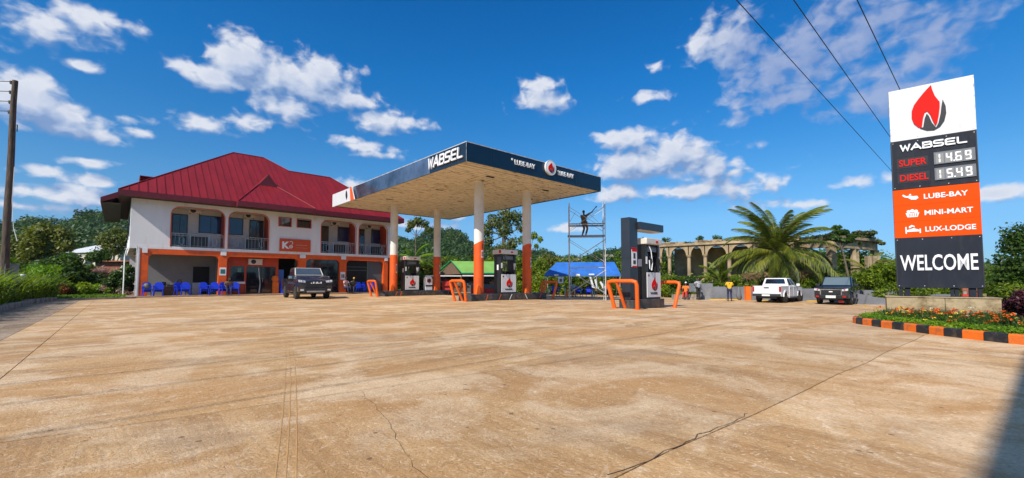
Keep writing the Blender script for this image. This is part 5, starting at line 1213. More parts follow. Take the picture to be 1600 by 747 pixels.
obj('cross_brace', MB().tube([(.15,Y0,5.6),(X1,Y1,6.3)], .014, 5).tube([(.15,Y0,5.6),(.7,Y0,5.1)], .014, 5).tube([(X0,Y0,5.05),(-.75,Y0,5.75)], .014, 5), M_galv, sc_)
for yy in (-.45, -.15, .15): obj('platform_plank', MB().box(X0-.1, yy, 4.22, X1+.05, yy+.27, 4.26), M_wood, sc_)
for yy in (-.6, .3): obj('platform_plank', MB().box(X0-.05, yy, 4.97, X1+.02, yy+.25, 5.01), M_wood, sc_)
person('worker standing high on the scaffold with an arm stretched to a tube', x0-.05, y0, gz(x0, y0)+4.22, R(150), dict(hip=V3((.10,.05,.90)), up=V3((.12,-.25,1)), haL=V3((-.62,-.15,1.85)), elL=V3((-.34,-.2,1.58)), elR=V3((.26,-.22,1.12)), haR=V3((.12,-.42,.98)), ankL=V3((-.02,.05,.08)), ankR=V3((.2,.1,.08)), kneeL=V3((-.1,-.06,.5))), M_brownc, M_brownc, s=1.0)

# ------------------------------------------------------------------ blue canopy with tables
x0, y0 = at(909, 38.2); tn = thing('blue_canopy', 'long blue tarpaulin canopy on thin posts with seats under it', 'canopy', x0, y0, rz=R(-8), world=True)
gy = MB(); L_, D_ = 3.15, 1.6
gy.add([(-L_,-D_,2.0),(L_,-D_,2.0),(L_-.35,0,3.05),(-L_+.95,0,3.05),(-L_,D_,2.0),(L_,D_,2.0)], [(0,1,2,3),(3,2,5,4),(0,3,4),(1,5,2)])
obj('roof_sheet', gy, M_tarp, tn, fix=False)
obj('valance', MB().box(-L_,-D_-.02,1.78,L_,-D_-.005,2.0).box(-L_-.02,-D_,1.78,-L_-.005,D_,2.0).box(L_+.005,-D_,1.78,L_+.02,D_,2.0), M_tarp, tn)
obj('valance_print', MB().box(-2.35,-D_-.03,1.83,-2.0,-D_-.021,1.96).box(-.5,-D_-.03,1.8,-.2,-D_-.021,1.98).box(.55,-D_-.03,1.9,1.0,-D_-.021,2.0), M_letter, tn)
for xx in (-L_+.05, -.9, 1.2, L_-.05):
    for yy in (-D_+.03, D_-.03): obj('post', MB().tube([(xx,yy,-.3),(xx,yy,1.99)], .025, 6), M_galv, tn)
sn = thing('hanging_notice', 'square white notice hung under the left of the blue canopy', 'sign', *at(876, 36.5), z=.9, world=True)
obj('board', MB().box(-.22,-.02,0,.22,.02,.52), M_letter, sn); obj('picture', MB().box(-.1,-.03,.12,.1,-.021,.36), M_brownc, sn)
def clone_chair(px, D, rz, lb, z=0):
    x, y = at(px, D); c_ = copy_thing(ch0, x, y, gz(x, y)+z, rz, lb, world=True); c_['group'] = 'blue chairs under the canopy'
clone_chair(904, 37.5, .2, 'left blue chair under the blue canopy beside the bench'); clone_chair(920, 37.3, -.1, 'blue chair in the middle under the blue canopy'); clone_chair(868, 37, .4, 'blue chair at the far left under the blue canopy, left of the hanging notice')
def table(px, D, w, lb, mt):
    x, y = at(px, D); t = thing('table', lb, 'table', x, y, world=True); obj('top', MB().box(-w,-.35,.7,w,.35,.75), mt, t)
    for a in (-w+.08, w-.08):
        for b in (-.3,.3): obj('leg', MB().tube([(a,b,0),(a,b,.7)], .025, 6), M_galv, t)
table(870, 36.2, .75, 'low blue topped table at the left of the blue canopy', M_tarp); table(912, 36.4, .9, 'dark bench table in the middle under the blue canopy', M_frame); table(938, 36.2, .8, 'table with white cloths at the right under the blue canopy', M_grey2)
x, y = at(934, 36.6); cl_ = thing('hanging_cloths', 'white and yellow cloths hung over the right hand table under the canopy', 'cloth', x, y, world=True)
for i, (a, b, h0, h1, mt) in enumerate(((-.75,-.35,.8,1.9,M_whitec),(-.3,.1,.5,1.5,M_whitec),(.15,.6,.75,1.3,M_whitec),(-.25,.15,.35,.8,M_yellow))):
    obj('cloth', MB().prism([(a,h1),(a+.12,h1+.08),(b,h0+.2),(b+.1,h0),(a+.25,h0+.05)], -.05+i*.06, -.02+i*.06), mt, cl_)
x, y = at(885, 36); cn_ = tag(obj('traffic_cone', MB().lathe([(.2,0),(.2,.03),(.15,.03),(.03,.62)], 12), M_orangec, loc=(x, y, gz(x, y)), smooth=True), 'orange cone on the ground left of the seated person under the canopy', 'traffic cone')
# low planter and wall behind
x0, y0 = at(1071, 36.8); pb = thing('planter', 'low green planter box at the left end of the yard wall', 'planter', x0, y0, world=True)
obj('trough', MB().box(-1.1,-.3,0,1.1,.3,.45), M_stone, pb); quads('plants', leafV(rng, 1800, [((-.9+.3*k,0,.5),(.22,.3,.16)) for k in range(7)], .11), L_mid, pb)
# grey yard wall with orange posts
yw = thing('yard_wall', 'low dark grey yard wall behind the parked pickups', 'wall', 0, 0, z=0, world=True)
wl_ = [(1076,37.6),(1113,37),(1168,36),(1250,34.5),(1318,33.2),(1420,31.2),(1500,30)]
rsw = random.Random(4)
for i, ((pa, da), (pb_, db)) in enumerate(zip(wl_, wl_[1:])):
    a, b = Vector(at(pa, da)), Vector(at(pb_, db)); n = max(1, int((b-a).length/2.4))
    for k in range(n):
        p_, q = a+(b-a)*k/n, a+(b-a)*(k+1)/n; d = (q-p_).normalized(); nn = Vector((-d.y, d.x))*.1; z0 = gz(*p_)
        top = (1.38, 1.12, 1.1, 1.0, .95, .7)[i] + rsw.uniform(-.02,.02); top2 = top if i < 4 else top*.9
        g_ = Vector((d.x, d.y))*.006
        bs = [(p_+g_-nn), (q-g_-nn), (q-g_+nn), (p_+g_+nn)]
        obj('wall_panel', MB().hexa([(s.x, s.y, z0-.5) for s in bs], [(bs[0].x,bs[0].y,z0+top),(bs[1].x,bs[1].y,z0+top2),(bs[2].x,bs[2].y,z0+top2),(bs[3].x,bs[3].y,z0+top)]), M_wallg, yw)
x, y = at(1167, 35.9); z0 = gz(x, y)
obj('painted_pier', MB().box(x-.2, y-.16, z0-.3, x+.2, y+.16, z0+1.14), M_korange, yw); 
for pa, da in ((1123, 36.7), (1150, 36.25), (1205, 35.2), (1275, 34)):
    x, y = at(pa, da); z0 = gz(x, y); obj('yellow_edging', MB().box(x-.9, y-.16, z0-.02, x+.9, y-.11, z0+.07, 0), M_yellow, yw, rot=None)
x, y = at(1152, 36.2); sh_ = tag(obj('dark_cypress', MB().lathe([(.02,0),(.16,.15),(.2,.4),(.13,.8),(.02,1.1)], 10), M_wallg, loc=(x, y-.15, gz(x, y)), smooth=True), 'narrow dark conical bollard against the yard wall right of the yellow shirt', 'bollard')
# ramp of dark sheet at the right of the dark pickup
x, y = at(1372, 29); rp_ = tag(obj('grey_ramp', MB().prism([(-1.8,0),(1.8,0),(1.8,.25),(-.2,.55),(-1.8,.95)], -.15, .15), M_wallg, loc=(x, y, gz(x, y)-.05), rz=R(-40)), 'sloping grey end of the yard wall left of the price sign', 'wall')
# green roofed shed
x0, y0 = at(729, 49); gs = thing('green_roof_shed', 'open market shed with a pale green gable roof behind the pump islands', 'shed', x0, y0, rz=R(12), world=True)
def gslab(A, B_, Cc, D_, mt, nm, th=.06): obj(nm, MB().hexa([(q[0],q[1],q[2]-th) for q in (A,B_,Cc,D_)], [A,B_,Cc,D_]), mt, gs)
gslab((-1.9,-2.6,3.35),(3.4,-2.6,3.35),(3.4,-4.2,2.05),(-.9,-4.2,2.05), M_greenr, 'roof_slope')
gslab((-1.9,-2.6,3.35),(-1.9,-2.6,3.36),(-3.6,-4.0,1.95),(-3.3,-1.0,1.95), M_greenr, 'roof_slope')
gslab((-1.9,-2.6,3.35),(3.4,-2.6,3.35),(3.4,-.6,1.95),(-3.2,-.6,1.95), M_greenr, 'roof_slope')
obj('gable_trim', MB().tube([(-3.6,-4.25,1.95),(-1.95,-2.7,3.38),(-.9,-4.3,2.02),(3.4,-4.3,2.02)], .09, 6), M_greent, gs)
obj('gable_wall', MB().add([(-3.3,-3.9,1.85),(-1.9,-2.9,3.2),(-1.0,-3.9,1.95)], [(0,1,2)]), M_wood, gs, fix=False)
obj('eave_board', MB().box(-.9,-4.3,1.72,3.4,-4.24,1.84).box(-4.6,-4.5,1.7,-1.0,-4.4,1.8), M_trim, gs)
for xx in (-3.2,-1.0,1.2,3.2): obj('post', MB().box(xx-.07,-4.1,-.5,xx+.07,-3.96,1.8), M_wood, gs)
obj('back_wall', MB().box(-3.3,-1.2,-.5,3.4,-1.1,1.9), M_frame, gs)
for i, (a, b, h, mt) in enumerate(((-2.9,-1.9,1.2,M_redc),(-1.7,-.6,.9,M_brownc),(-.3,.7,1.0,M_grey2),(.9,1.9,.8,M_denim),(2.1,3.1,1.15,M_brownc))):
    tag(obj('goods_pile', MB().box(a,-3.6,0,b,-2.9,h).ball(((a+b)/2,-3.2,h),((b-a)*.4,.3,.25),8), mt, gs), None)
# low sheds and far things seen behind pump one
x, y = at(628, 46); wv = tag(obj('woven_fence', MB().box(-1.5,-.05,1.2,1.5,.05,3.1).box(-1.4,-.04,-.4,-1.3,.04,1.2).box(1.3,-.04,-.4,1.4,.04,1.2), mat('woven_cane', (.26,.17,.10), .9, var=.35, scale=8, stretch=(1,1,5)), loc=(x, y, 0)), 'brown woven cane screen behind the rear left canopy column', 'screen')
x, y = at(637, 40); ww = thing('water_drum', 'blue drum with a white cloth behind the farthest dispenser', 'drum', x, y, world=True); obj('drum', MB().lathe([(.35,0),(.38,.5),(.35,1.0)], 14), M_denim, ww, smooth=True); obj('cloth', MB().box(-.15,-.4,1.0,.15,-.1,1.5), M_whitec, ww)
x, y = at(788, 42); rk = thing('red_kiosk', 'low red and white box stall behind the middle dispenser', 'stall', x-2, y, world=True); obj('box', MB().box(-1.2,-.3,0,1.2,.3,.5), M_redc, rk); obj('top', MB().box(-1.2,-.31,.5,1.2,.31,.9), M_grey2, rk)

# ------------------------------------------------------------------ ruin with arcade
ru = thing('arcade_ruin', 'overgrown concrete ruin with a row of arches and bare pillars behind the palms', 'ruin', 0, 0, z=0, world=True)
Ax, Ay = at(1032, 50); Bx, By = at(1245, 42); A = Vector((Ax, Ay)); B_ = Vector((Bx, By)); d = (B_-A).normalized(); ang = math.atan2(d.y, d.x); Lr = (B_-A).length
def rloc(s): p_ = A + d*s; return p_
def s_of(px):
    k = (px-800)/679; return (k*A.y - A.x)/(d.x - k*d.y)
ss = [s_of(q) for q in (1032, 1046.5, 1077, 1102.5, 1140, 1178, 1215, 1243)]
ZT0 = 4.15
for i, s_ in enumerate(ss):
    p_ = rloc(s_); m = MB().lathe([(.27,-.8),(.27,0),(.22,.05),(.19,ZT0-.5),(.27,ZT0-.4),(.30,ZT0-.2)], 12)
    obj('pillar', m, M_ruin, ru, smooth=True, loc=(p_.x, p_.y, 0))
for i in range(len(ss)-1):
    a, b = ss[i]+.05, ss[i+1]-.05; w = b-a; n = 10; zc = ZT0-.25
    pts_ = [(0, zc)] + [(w/2 - (w/2-.2)*math.cos(math.pi*k/n), zc + .95*math.sin(math.pi*k/n)) for k in range(n+1)] + [(w, zc), (w, ZT0+.85), (0, ZT0+.85)]
    p_ = rloc(a); obj('arch', MB().prism(pts_, -.2, .2), M_ruin, ru, loc=(p_.x, p_.y, 0), rz=ang)
p_ = rloc(0); obj('cornice', MB().box(-.3,-.38,ZT0+.852,Lr+.3,1.6,ZT0+1.08), M_ruin, ru, loc=(p_.x, p_.y, 0), rz=ang)
rsr = random.Random(6)
for k in range(26): s_ = rsr.uniform(0, Lr); p_ = rloc(s_); h = rsr.uniform(.08,.3); obj('broken_block', MB().box(-rsr.uniform(.2,.7),-.3,0,rsr.uniform(.2,.7),.3,h), M_ruin, ru, loc=(p_.x, p_.y, ZT0+1.075), rz=ang)
p_ = rloc(.5); obj('inner_wall', MB().box(0,3.6,-.5,Lr,3.8,ZT0+.8), M_ruin, ru, loc=(p_.x, p_.y, 0), rz=ang); obj('inner_floor', MB().box(0,1.6,ZT0+.86,Lr,3.9,ZT0+1.05), M_ruin, ru, loc=(p_.x, p_.y, 0), rz=ang)
# right hand block
cx, cy = at(1300, 39); Rr_ = Vector((cx, cy)); Q = Vector(at(1368, 43)); Lq = Vector(at(1245, 43))
def beam(P_, Q_, z0, z1, w, mt=M_ruin, nm='beam'):
    d_ = (Q_-P_).normalized(); n_ = Vector((-d_.y, d_.x))*w/2; bs = [P_-n_, Q_-n_, Q_+n_, P_+n_]
    obj(nm, MB().hexa([(s.x,s.y,z0) for s in bs], [(s.x,s.y,z1) for s in bs]), mt, ru)
beam(Rr_, Q, 4.1, 4.9, .5); beam(Lq, Rr_, 4.15, 4.85, .45); beam(Rr_+Vector((0,-.1)), Q+Vector((0,-.1)), 4.9, 5.15, .9, nm='cornice'); beam(Lq, Rr_, 4.85, 5.05, .8, nm='cornice')
for px, D, w in ((1300,39.1,.55),(1334,40.8,.32),(1339,41.2,.3),(1357,37,.34),(1366,37.3,.34),(1368,43,.5),(1262,42,.4)):
    x, y = at(px, D); obj('pillar', MB().box(x-w/2,y-w/2,-.8,x+w/2,y+w/2,4.12 if D > 38 else 3.2), M_ruin, ru)
x1, y1 = at(1198, 41); x2, y2 = at(1268, 41); beam(Vector((x1,y1)), Vector((x2,y2)), 2.0, 2.2, .5, nm='low_beam'); beam(Vector((x1,y1+1.5)), Vector((x2+3,y2+1.5)), -.5, 3.6, .2, M_grey2, 'inner_wall')
for px in (1205, 1245): x, y = at(px, 41); obj('pillar', MB().box(x-.2,y-.2,-.8,x+.2,y+.2,2.0), M_ruin, ru)

# ------------------------------------------------------------------ timber pole at left, overhead wires on the right
px_, py_ = -22.2, 19.0; tp = thing('timber_power_pole', 'knotty timber power pole rising from a concrete block at the left edge', 'power pole', px_, py_, z=0, world=True)
pts_ = [(.0+.03*math.sin(k*.7), .03*math.cos(k), k*1.01-.1) for k in range(11)]
obj('pole', MB().tube(pts_, [.145,.135,.145,.13,.13,.125,.118,.115,.108,.10,.095], 12), M_pole, tp, smooth=True)
obj('concrete_block', MB().box(-.85,-.1,-.1,.15,.45,1.83), mat('block_concrete', (.22,.23,.23), .85, var=.2, dirt=(.1,.1,.09)), tp, bevel=.02)
for zz in (8.5, 8.95, 9.4, 9.85):
    br = obj('wire_bracket', MB().box(-.22,-.03,zz,.0,.03,zz+.04), M_black, tp); obj('insulator', MB().lathe([(.03,0),(.055,.03),(.035,.06),(.055,.09),(.02,.12)], 8, (-.2,0,zz+.04)), M_brownc, br)
obj('bolt', MB().tube([(.1,0,8.),(.2,0,8.),(.2,0,7.7)], .02, 6), M_black, tp)
obj('earth_cable', MB().tube([(.2,-.02,6.1),(.22,-.05,4.6),(.35,-.05,3.4),(.55,-.05,2.8)], .012, 5), M_letter, tp)
def wire(name, P_, Q_, sag, r, label, group=None, n=24):
    P_, Q_ = Vector(P_), Vector(Q_); pts_ = [P_.lerp(Q_, i/n) - Vector((0,0,sag*4*(i/n)*(1-i/n))) for i in range(n+1)]
    return tag(obj(name, MB().tube(pts_, r, 5), M_wire), label, 'cable', group)
for i, zz in enumerate((8.62, 9.07, 9.52, 9.97)): wire('pole_cable', (px_-.2, py_, zz), (px_-42, py_-14+i, zz+.3), 1.0, .016, ('lowest','second lowest','third','topmost')[i]+' cable running left from the timber pole')
fx, fy = W(78, 3.5); fp_ = thing('far_power_pole', 'distant power pole hidden behind the price sign carrying the three cables', 'power pole', fx, fy, z=-.5, world=True)
obj('pole', MB().tube([(0,0,0),(0,0,9.6)], [.16,.1], 8), M_pole, fp_); obj('cross_arm', MB().tube([(-.9,.9,9.4),(.9,-.9,9.4)], .06, 6), M_pole, fp_)
nx, ny = W(-24, 3.5); np_ = thing('near_power_pole', 'power pole behind the photographer carrying the three overhead cables', 'power pole', nx, ny, z=0, world=True)
obj('pole', MB().tube([(0,0,-.2),(0,0,9.3)], [.16,.1], 8), M_pole, np_); obj('cross_arm', MB().tube([(-.9,.9,9.05),(.9,-.9,9.05)], .06, 6), M_pole, np_)
for i, vv in enumerate((4.57, 3.48, 2.27)):
    a, b = W(-24, vv), W(78, vv); wire('overhead_cable', (*a, 9.05), (*b, 9.0), .0, .014, ('left', 'middle', 'right')[i] + ' of the three black cables crossing the sky toward the price sign', 'overhead cables', 30)
# unseen hoarding added behind the photographer to cast the lower right shadow
hh = 9.9; hb_ = thing('unseen_occluder', 'added unseen hoarding on tall posts beside the road, behind the photographer', 'occluder', -.3, -2.76, z=0, rz=-.06)
obj('panel', MB().box(-16, -.1, 5.2, 0, 0, hh), M_signw, hb_)
for k in range(6): obj('post', MB().box(-.35-3*k, -.4, -.3, -.15-3*k, -.12, hh-.2), M_galv, hb_)
for zz in (5.6, 7.5, 9.4): obj('rail', MB().box(-15.9, -.2, zz, -.1, -.105, zz+.1), M_galv, hb_)
# ------------------------------------------------------------------ vegetation
rng = np.random.default_rng(5)
# wooded hills: crowns tiled into one mass
def crown_template(n, seed): 
    r_ = np.random.default_rng(seed); cl = [((0,0,.55),(.8,.8,.5))] + [((r_.uniform(-.6,.6), r_.uniform(-.6,.6), r_.uniform(.3,.95)), r_.uniform(.3,.48)) for _ in range(7)]
    return leafV(r_, n, cl, .26, .7, .82, .7)
T = [crown_template(170, 20+k) for k in range(4)]; out = []; outd = []
cnt = 0
for _ in range(40000):
    az = rng.uniform(-58, 52); D = rng.uniform(85, 330)
    vis = (az < -38) or (-17 < az < 24) or (az > 40 )
    if not vis: continue
    if rng.random() > .30 + .5*(D > 150): continue
    x, y = D*math.sin(R(az)), D*math.cos(R(az)); s_ = rng.uniform(2.6, 4.8) * (1 if D > 130 else .75)
    t_ = T[rng.integers(4)]; a = rng.random()*6.28; ca, sa = math.cos(a), math.sin(a)
    q = t_ * np.array([s_, s_, s_*rng.uniform(.8, 1.25)]); q = np.stack([q[:,0]*ca-q[:,1]*sa, q[:,0]*sa+q[:,1]*ca, q[:,2]], 1) + np.array([x, y, hz(x, y)-.5])
    (out if rng.random() < .7 else outd).append(q); cnt += 1
    if cnt > 3300: break
tag(quads('hillside_forest', np.concatenate(out), L_hill), 'dense dark forest covering the distant hills', kind='stuff')
L_hill2 = leafmat('leaf_hill_pale', (.035, .075, .015), (.09, .15, .03), .25, .06)
tag(quads('hillside_scrub', np.concatenate(outd), L_hill2), 'paler scrub and trees scattered over the distant hills', kind='stuff')

def tree(name, label, cat, px, D, base, trunk, crowns, mt, size, n, group=None, up_=.5, bark=M_bark, aspect=.55, shell=.45):
    """trunk: list of ((dx,dy,z), r); crowns: list of ((dx,dy,z), r)"""
    x, y = at(px, D); t = thing(name, label, cat, x, y, z=gz(x, y)+base, world=True)
    if group: t['group'] = group
    if trunk: 
        obj('trunk', MB().tube([p_ for p_, r in trunk], [r for p_, r in trunk], 8), bark, t, smooth=True)
        top = Vector(trunk[-1][0])
        for c_, r_ in crowns[:9]:
            c_ = Vector(c_); st = Vector(trunk[max(0, len(trunk)-2)][0]).lerp(top, .6)
            obj('limb', MB().tube([st, st.lerp(c_, .5)+Vector((0,0,-.1)), c_], [trunk[-1][1]*.7, trunk[-1][1]*.45, trunk[-1][1]*.2], 5), bark, t)
    quads('crown' if trunk else 'foliage', leafV(rng, n, crowns, size, aspect, shell, up_), mt, t)
    return t
def blob(w, h, d, n, seed, rmin=.3, rmax=.6, z0=0.):
    r_ = random.Random(seed); o_ = []
    for _ in range(n):
        a = r_.uniform(0, 6.28); q = r_.random()**.5; zz = r_.random(); k = math.sqrt(max(.12, 1-zz*zz*.85)); rr_ = r_.uniform(rmin, rmax)
        o_.append(((math.cos(a)*q*w*k, math.sin(a)*q*d*k, z0+rr_*.5+zz*(h-rr_)), (rr_, rr_, rr_*.8)))
    return o_
# ---- left garden
hb = []
for v in np.arange(16, 36.6, .07):
    for k in range(5):
        u = -3.3 - rng.uniform(0, 2.2); X, Y = W(u + max(0, v-30)*.12, v + rng.uniform(-.1,.1)); hb.append((X, Y, rng.uniform(0, .35)))
hb = np.array(hb)
cl = []
for v in np.arange(16, 36.5, .45):
    for u in (-3.6, -4.3, -5.0):
        X, Y = W(u + max(0, v-30)*.12, v); cl.append(((X, Y, .45+rng.uniform(-.1,.15)), (.45,.45,.42)))
tag(quads('hedge', np.concatenate([bladesV(rng, np.repeat(hb, 3, 0)+rng.normal(size=(len(hb)*3,3))*.06*np.array([1,1,0]), 1.08, .07, .75), leafV(rng, 22000, cl, .16, .3, .6, .6)]), L_mid), 'thick strappy leaved hedge behind the left kerbstones', 'hedge')
gp = []
for _ in range(5200):
    u, v = rng.uniform(-5.5, 1.4), rng.uniform(34.2, 41); 
    if u > .2 and v > 36: continue
    X, Y = W(u, v); gp.append((X, Y, -.03))
lawn = [uvz(-3.2, 33.2, -.0), uvz(-2.9, 33.9, -.0), uvz(.85, 36.2, -.0), uvz(.2, 50, 0), uvz(-18, 50, 0), uvz(-12, 30, 0)]
tag(obj('lawn', MB().add([uvz(-3.1, 31, .01), uvz(-2.6, 34.1, .01), uvz(.42, 35.4, .01), uvz(.42, 50, .01), uvz(-26, 50, .01), uvz(-26, 31, .01)], [(0,1,2,3,4,5)]), M_earth, fix=False), 'lawn beside the hotel building', kind='structure')
gp = []
for _ in range(9000):
    u, v = rng.uniform(-8, .4), rng.uniform(33.6, 41)
    if v < 34.1 + (u+2.6)*.43: continue
    X, Y = W(u, v); gp.append((X, Y, .0))
tag(quads('lawn_grass', bladesV(rng, np.array(gp), .22, .035, .6), L_grass), 'bright green grass in front of the garden shrubs', kind='stuff')
tag(obj('lawn_edging', MB().hexa([uvz(-2.7,33.95,-.05),uvz(.9,35.5,-.05),uvz(.9,35.65,-.05),uvz(-2.7,34.1,-.05)], [uvz(-2.7,33.95,.10),uvz(.9,35.5,.10),uvz(.9,35.65,.10),uvz(-2.7,34.1,.10)]), M_stone), 'low dark stone edging in front of the lawn', 'edging')
tree('shade_tree', 'broad loose green tree rising above the left garden', 'tree', 60, 37, -.1, [((0,0,0),.16),((.1,0,1.8),.13),((-.1,0,3.2),.1)], [((-1.6,0,4.2),.9),((-.6,.3,5.0),.9),((.6,-.2,5.3),.85),((1.6,.2,5.0),.8),((2.3,0,4.2),.6),((0,-.5,4.0),.9),((-2.2,.1,3.3),.7),((-1,.0,3.0),.8),((1.0,.3,3.6),.6)], L_olive, .26, 6500)
tree('mango_bush', 'large dense glossy bush in the middle of the left garden', 'bush', 104, 31, 0, None, blob(2.0, 3.0, 1.4, 26, 3, .45, .75), L_dark, .26, 11000, up_=.8)
tree('lime_bush', 'light green feathery bush with drooping shoots right of the timber pole', 'bush', 62, 28, 0, None, blob(1.7, 2.1, 1.2, 20, 4, .35, .6), L_lime, .28, 5000, aspect=.3, up_=.2)
tree('lime_bush', 'yellow green bush in front of the brick house', 'bush', 130, 34, 0, None, blob(1.4, 2.3, 1.0, 16, 5, .4, .6), L_mid, .25, 4500)
tree('pink_bush', 'pinkish spiky bush near the left corner of the hotel building', 'bush', 163, 33.5, 0, None, blob(1.25, 2.2, 1.0, 18, 6, .3, .55), L_pink, .26, 4200, aspect=.18, up_=.1)
tree('croton_bush', 'rusty leaved shrub between the hedge and the lawn', 'bush', 72, 27.5, 0, None, blob(1.5, 1.15, .7, 14, 8, .25, .4), L_rust, .2, 2600, aspect=.3)
tree('flowering_shrub', 'dark flowering shrub against the corner column of the hotel building', 'bush', 193, 30.3, 0, [((0,0,0),.05),((.05,0,.8),.04)], blob(1.0, 2.1, .6, 18, 9, .28, .45, .1), L_dark, .17, 7000)
tree('low_shrub', 'low bright shrub in front of the pink bush', 'bush', 150, 30, 0, None, blob(1.3, .85, .6, 12, 10, .25, .38), L_lime, .16, 3000)
tree('low_shrub', 'low leafy shrub left of the lawn near the hedge end', 'bush', 112, 28.2, 0, None, blob(1.4, 1.0, .6, 12, 11, .25, .4), L_mid, .17, 3200)
tree('low_shrub', 'small pinkish shrub at the lawn edge by the corner column', 'bush', 178, 30.2, 0, None, blob(.9, 1.1, .5, 10, 12, .22, .35), L_pink, .15, 1800, aspect=.35)
tree('garden_tree', 'dark small tree between the white roofed house and the hotel building', 'tree', 150, 44, 0, [((0,0,0),.1),((0,0,2.8),.08)], [((0,0,3.6),.7),((.6,0,3.9),.5),((-.6,0,3.5),.5),((1.1,0,3.5),.35)], L_dark, .2, 2200)
tree('garden_tree', 'leafy tree beside the eaves of the hotel building', 'tree', 176, 58, 0, [((0,0,0),.15),((0,0,4),.12)], [((-1,0,6.5),1.1),((.4,0,7.2),1.1),((1.6,0,6.6),1.),((0,0,5.6),1.2)], L_olive, .3, 3500)
fls = np.concatenate([leafV(rng, 14, [((*at(p_, 30.3), z_), (.12,.12,.1))], .13, .8) for p_, z_ in ((186,1.7),(192,2.0),(199,1.9),(205,1.6),(190,1.2),(208,2.05),(196,1.4))])
tag(quads('shrub_blossoms', fls, F_white), 'pale blossoms on the shrub by the corner column', kind='stuff')
bp = tag(obj('garden_lamp', MB().lathe([(.05,0),(.05,.75),(.14,1.0),(.12,1.05),(.03,1.05)], 10), M_trim, loc=(*at(36, 21.5), .0), smooth=True), 'small white mushroom lamp rising from the hedge right of the timber pole', 'lamp')
bp.location.z = .35
stf = []
for px, D, w, h in ((20,34,3,2.2),(85,40,3,2.6),(40,46,4,3),(120,48,4,2.4),(-30,30,4,3),(-60,40,5,4),(150,39,2,1.6),(185,42,2,2.2),(10,60,6,4),(80,62,6,4.2),(140,72,7,4.5),(185,80,6,5),(30,80,8,5.5),(-20,80,8,6)):
    x, y = at(px, D)
    for c_, r_ in blob(w, h, w*.5, 16, int(px+D), h*.18, h*.3): stf.append(((c_[0]+x, c_[1]+y, c_[2]+hz(x,y)), r_))
tag(quads('garden_thicket', leafV(rng, 30000, stf, .34, .5, .55, .5), L_mid), 'tangled mid green growth filling the left garden behind the shrubs', kind='stuff')
# houses at left
x, y = at(160, 62); h1 = thing('white_roof_house', 'low house with a pale metal roof behind the left garden', 'house', x, y, z=2.6, rz=R(-5), world=True)
obj('roof', MB().add([(-4.8,-2,2.4),(5,-2,2.7),(5,2,4.1),(-2.2,2,4.0),(-4.8,-2,2.3),(5,-2,2.6)], [(0,1,2,3),(4,5,1,0)]), M_white_roof, h1, fix=False); obj('wall', MB().box(-4.2,-1.8,-3,4.8,1.8,2.3), M_house, h1)
for k in range(3): obj('window', MB().box(-3+k*2.4,-1.85,.8,-2+k*2.4,-1.805,1.7), M_glassd, h1)
x, y = at(178, 50); h2 = thing('brick_house', 'reddish brick outhouse wall with a rusty roof edge left of the hotel building', 'house', x, y, z=0, rz=R(0), world=True)
obj('wall', MB().box(-2.2,0,-.3,3,.3,3.3), M_brick, h2); obj('roof', MB().box(-2.4,-.5,3.3,3.2,1.2,3.42), mat('rust_sheet', (.35,.12,.05), .7, var=.25), h2)

# ---- trees behind the canopy
tree('slender_tree', 'thin bare trunked tree with a small tufted crown between the two rear canopy columns', 'tree', 649, 52, 0, [((0,0,0),.14),((.1,0,3),.11),((0,0,5.5),.09),((.05,0,7.2),.06)], [((-.6,0,7.9),.55),((.2,0,8.3),.55),((1.0,0,8.0),.5),((1.5,0,7.4),.4),((-.9,0,7.3),.35)], L_olive, .3, 900, shell=.6)
tree('umbrella_tree', 'tall spreading tree with layered crown behind the middle dispenser', 'tree', 788, 60, 0, [((0,0,0),.35),((.2,0,4),.3),((-.1,0,7),.24),((0,0,8.4),.18)], [((-2.6,0,8.6),1.1),((-1.4,.3,9.8),1.1),((.2,0,10.6),1.1),((1.6,.2,10.3),1.0),((2.4,0,9.0),.8),((-2.2,0,7.0),.8),((0,0,8.8),1.2),((.1,0,5.6),1.4),((1.2,0,6.8),.8),((-1,0,5.0),1.3)], L_olive, .34, 5200, shell=.5)
tree('sparse_tree', 'sparse small leaved tree behind the front right canopy column', 'tree', 826, 56, 0, [((0,0,0),.14),((.2,0,4),.1),((.1,0,6),.07)], [((-.9,0,6.8),.5),((.7,0,7.4),.45),((1.5,0,6.9),.35),((-.2,0,5.8),.4),((1.0,0,6.0),.3)], L_mid, .3, 700, shell=.7)
for i, (px, D, w, h, mt, lb) in enumerate(((632,50,2.2,3.9,L_mid,'bushy green tree behind the rear left column'),(668,50,2.4,4.6,L_olive,'olive green tree right of the slender tree'),(700,64,3.5,5.6,L_mid,'green tree above the green roof shed'),(745,66,3.2,5.8,L_dark,'dark bushy tree behind the front left column'),
    (760,52,2.2,4.2,L_mid,'green bush tree right of the green shed roof'),(808,50,2.6,4.8,L_mid,'bush tree between the middle dispenser and the right column'),(843,47,2.5,4.3,L_mid,'rounded green bush left of the blue canopy'),(868,56,3,5.3,L_olive,'olive bush behind the left end of the blue canopy'),
    (905,54,3.4,4.8,L_mid,'wide green bush behind the scaffold tower'),(948,52,3.2,5.0,L_dark,'dark green bush behind the right end of the blue canopy'),(985,54,3,6.4,L_mid,'tall green bush behind the slate pylon'),(1020,58,3,7.2,L_dark,'dark tree above the left end of the arcade ruin'))):
    tree('bush_tree', lb, 'tree', px, D, -.3, None, blob(w, h, w*.7, 20, 40+i, h*.13, h*.2), mt, .27, 5200)
stf = []
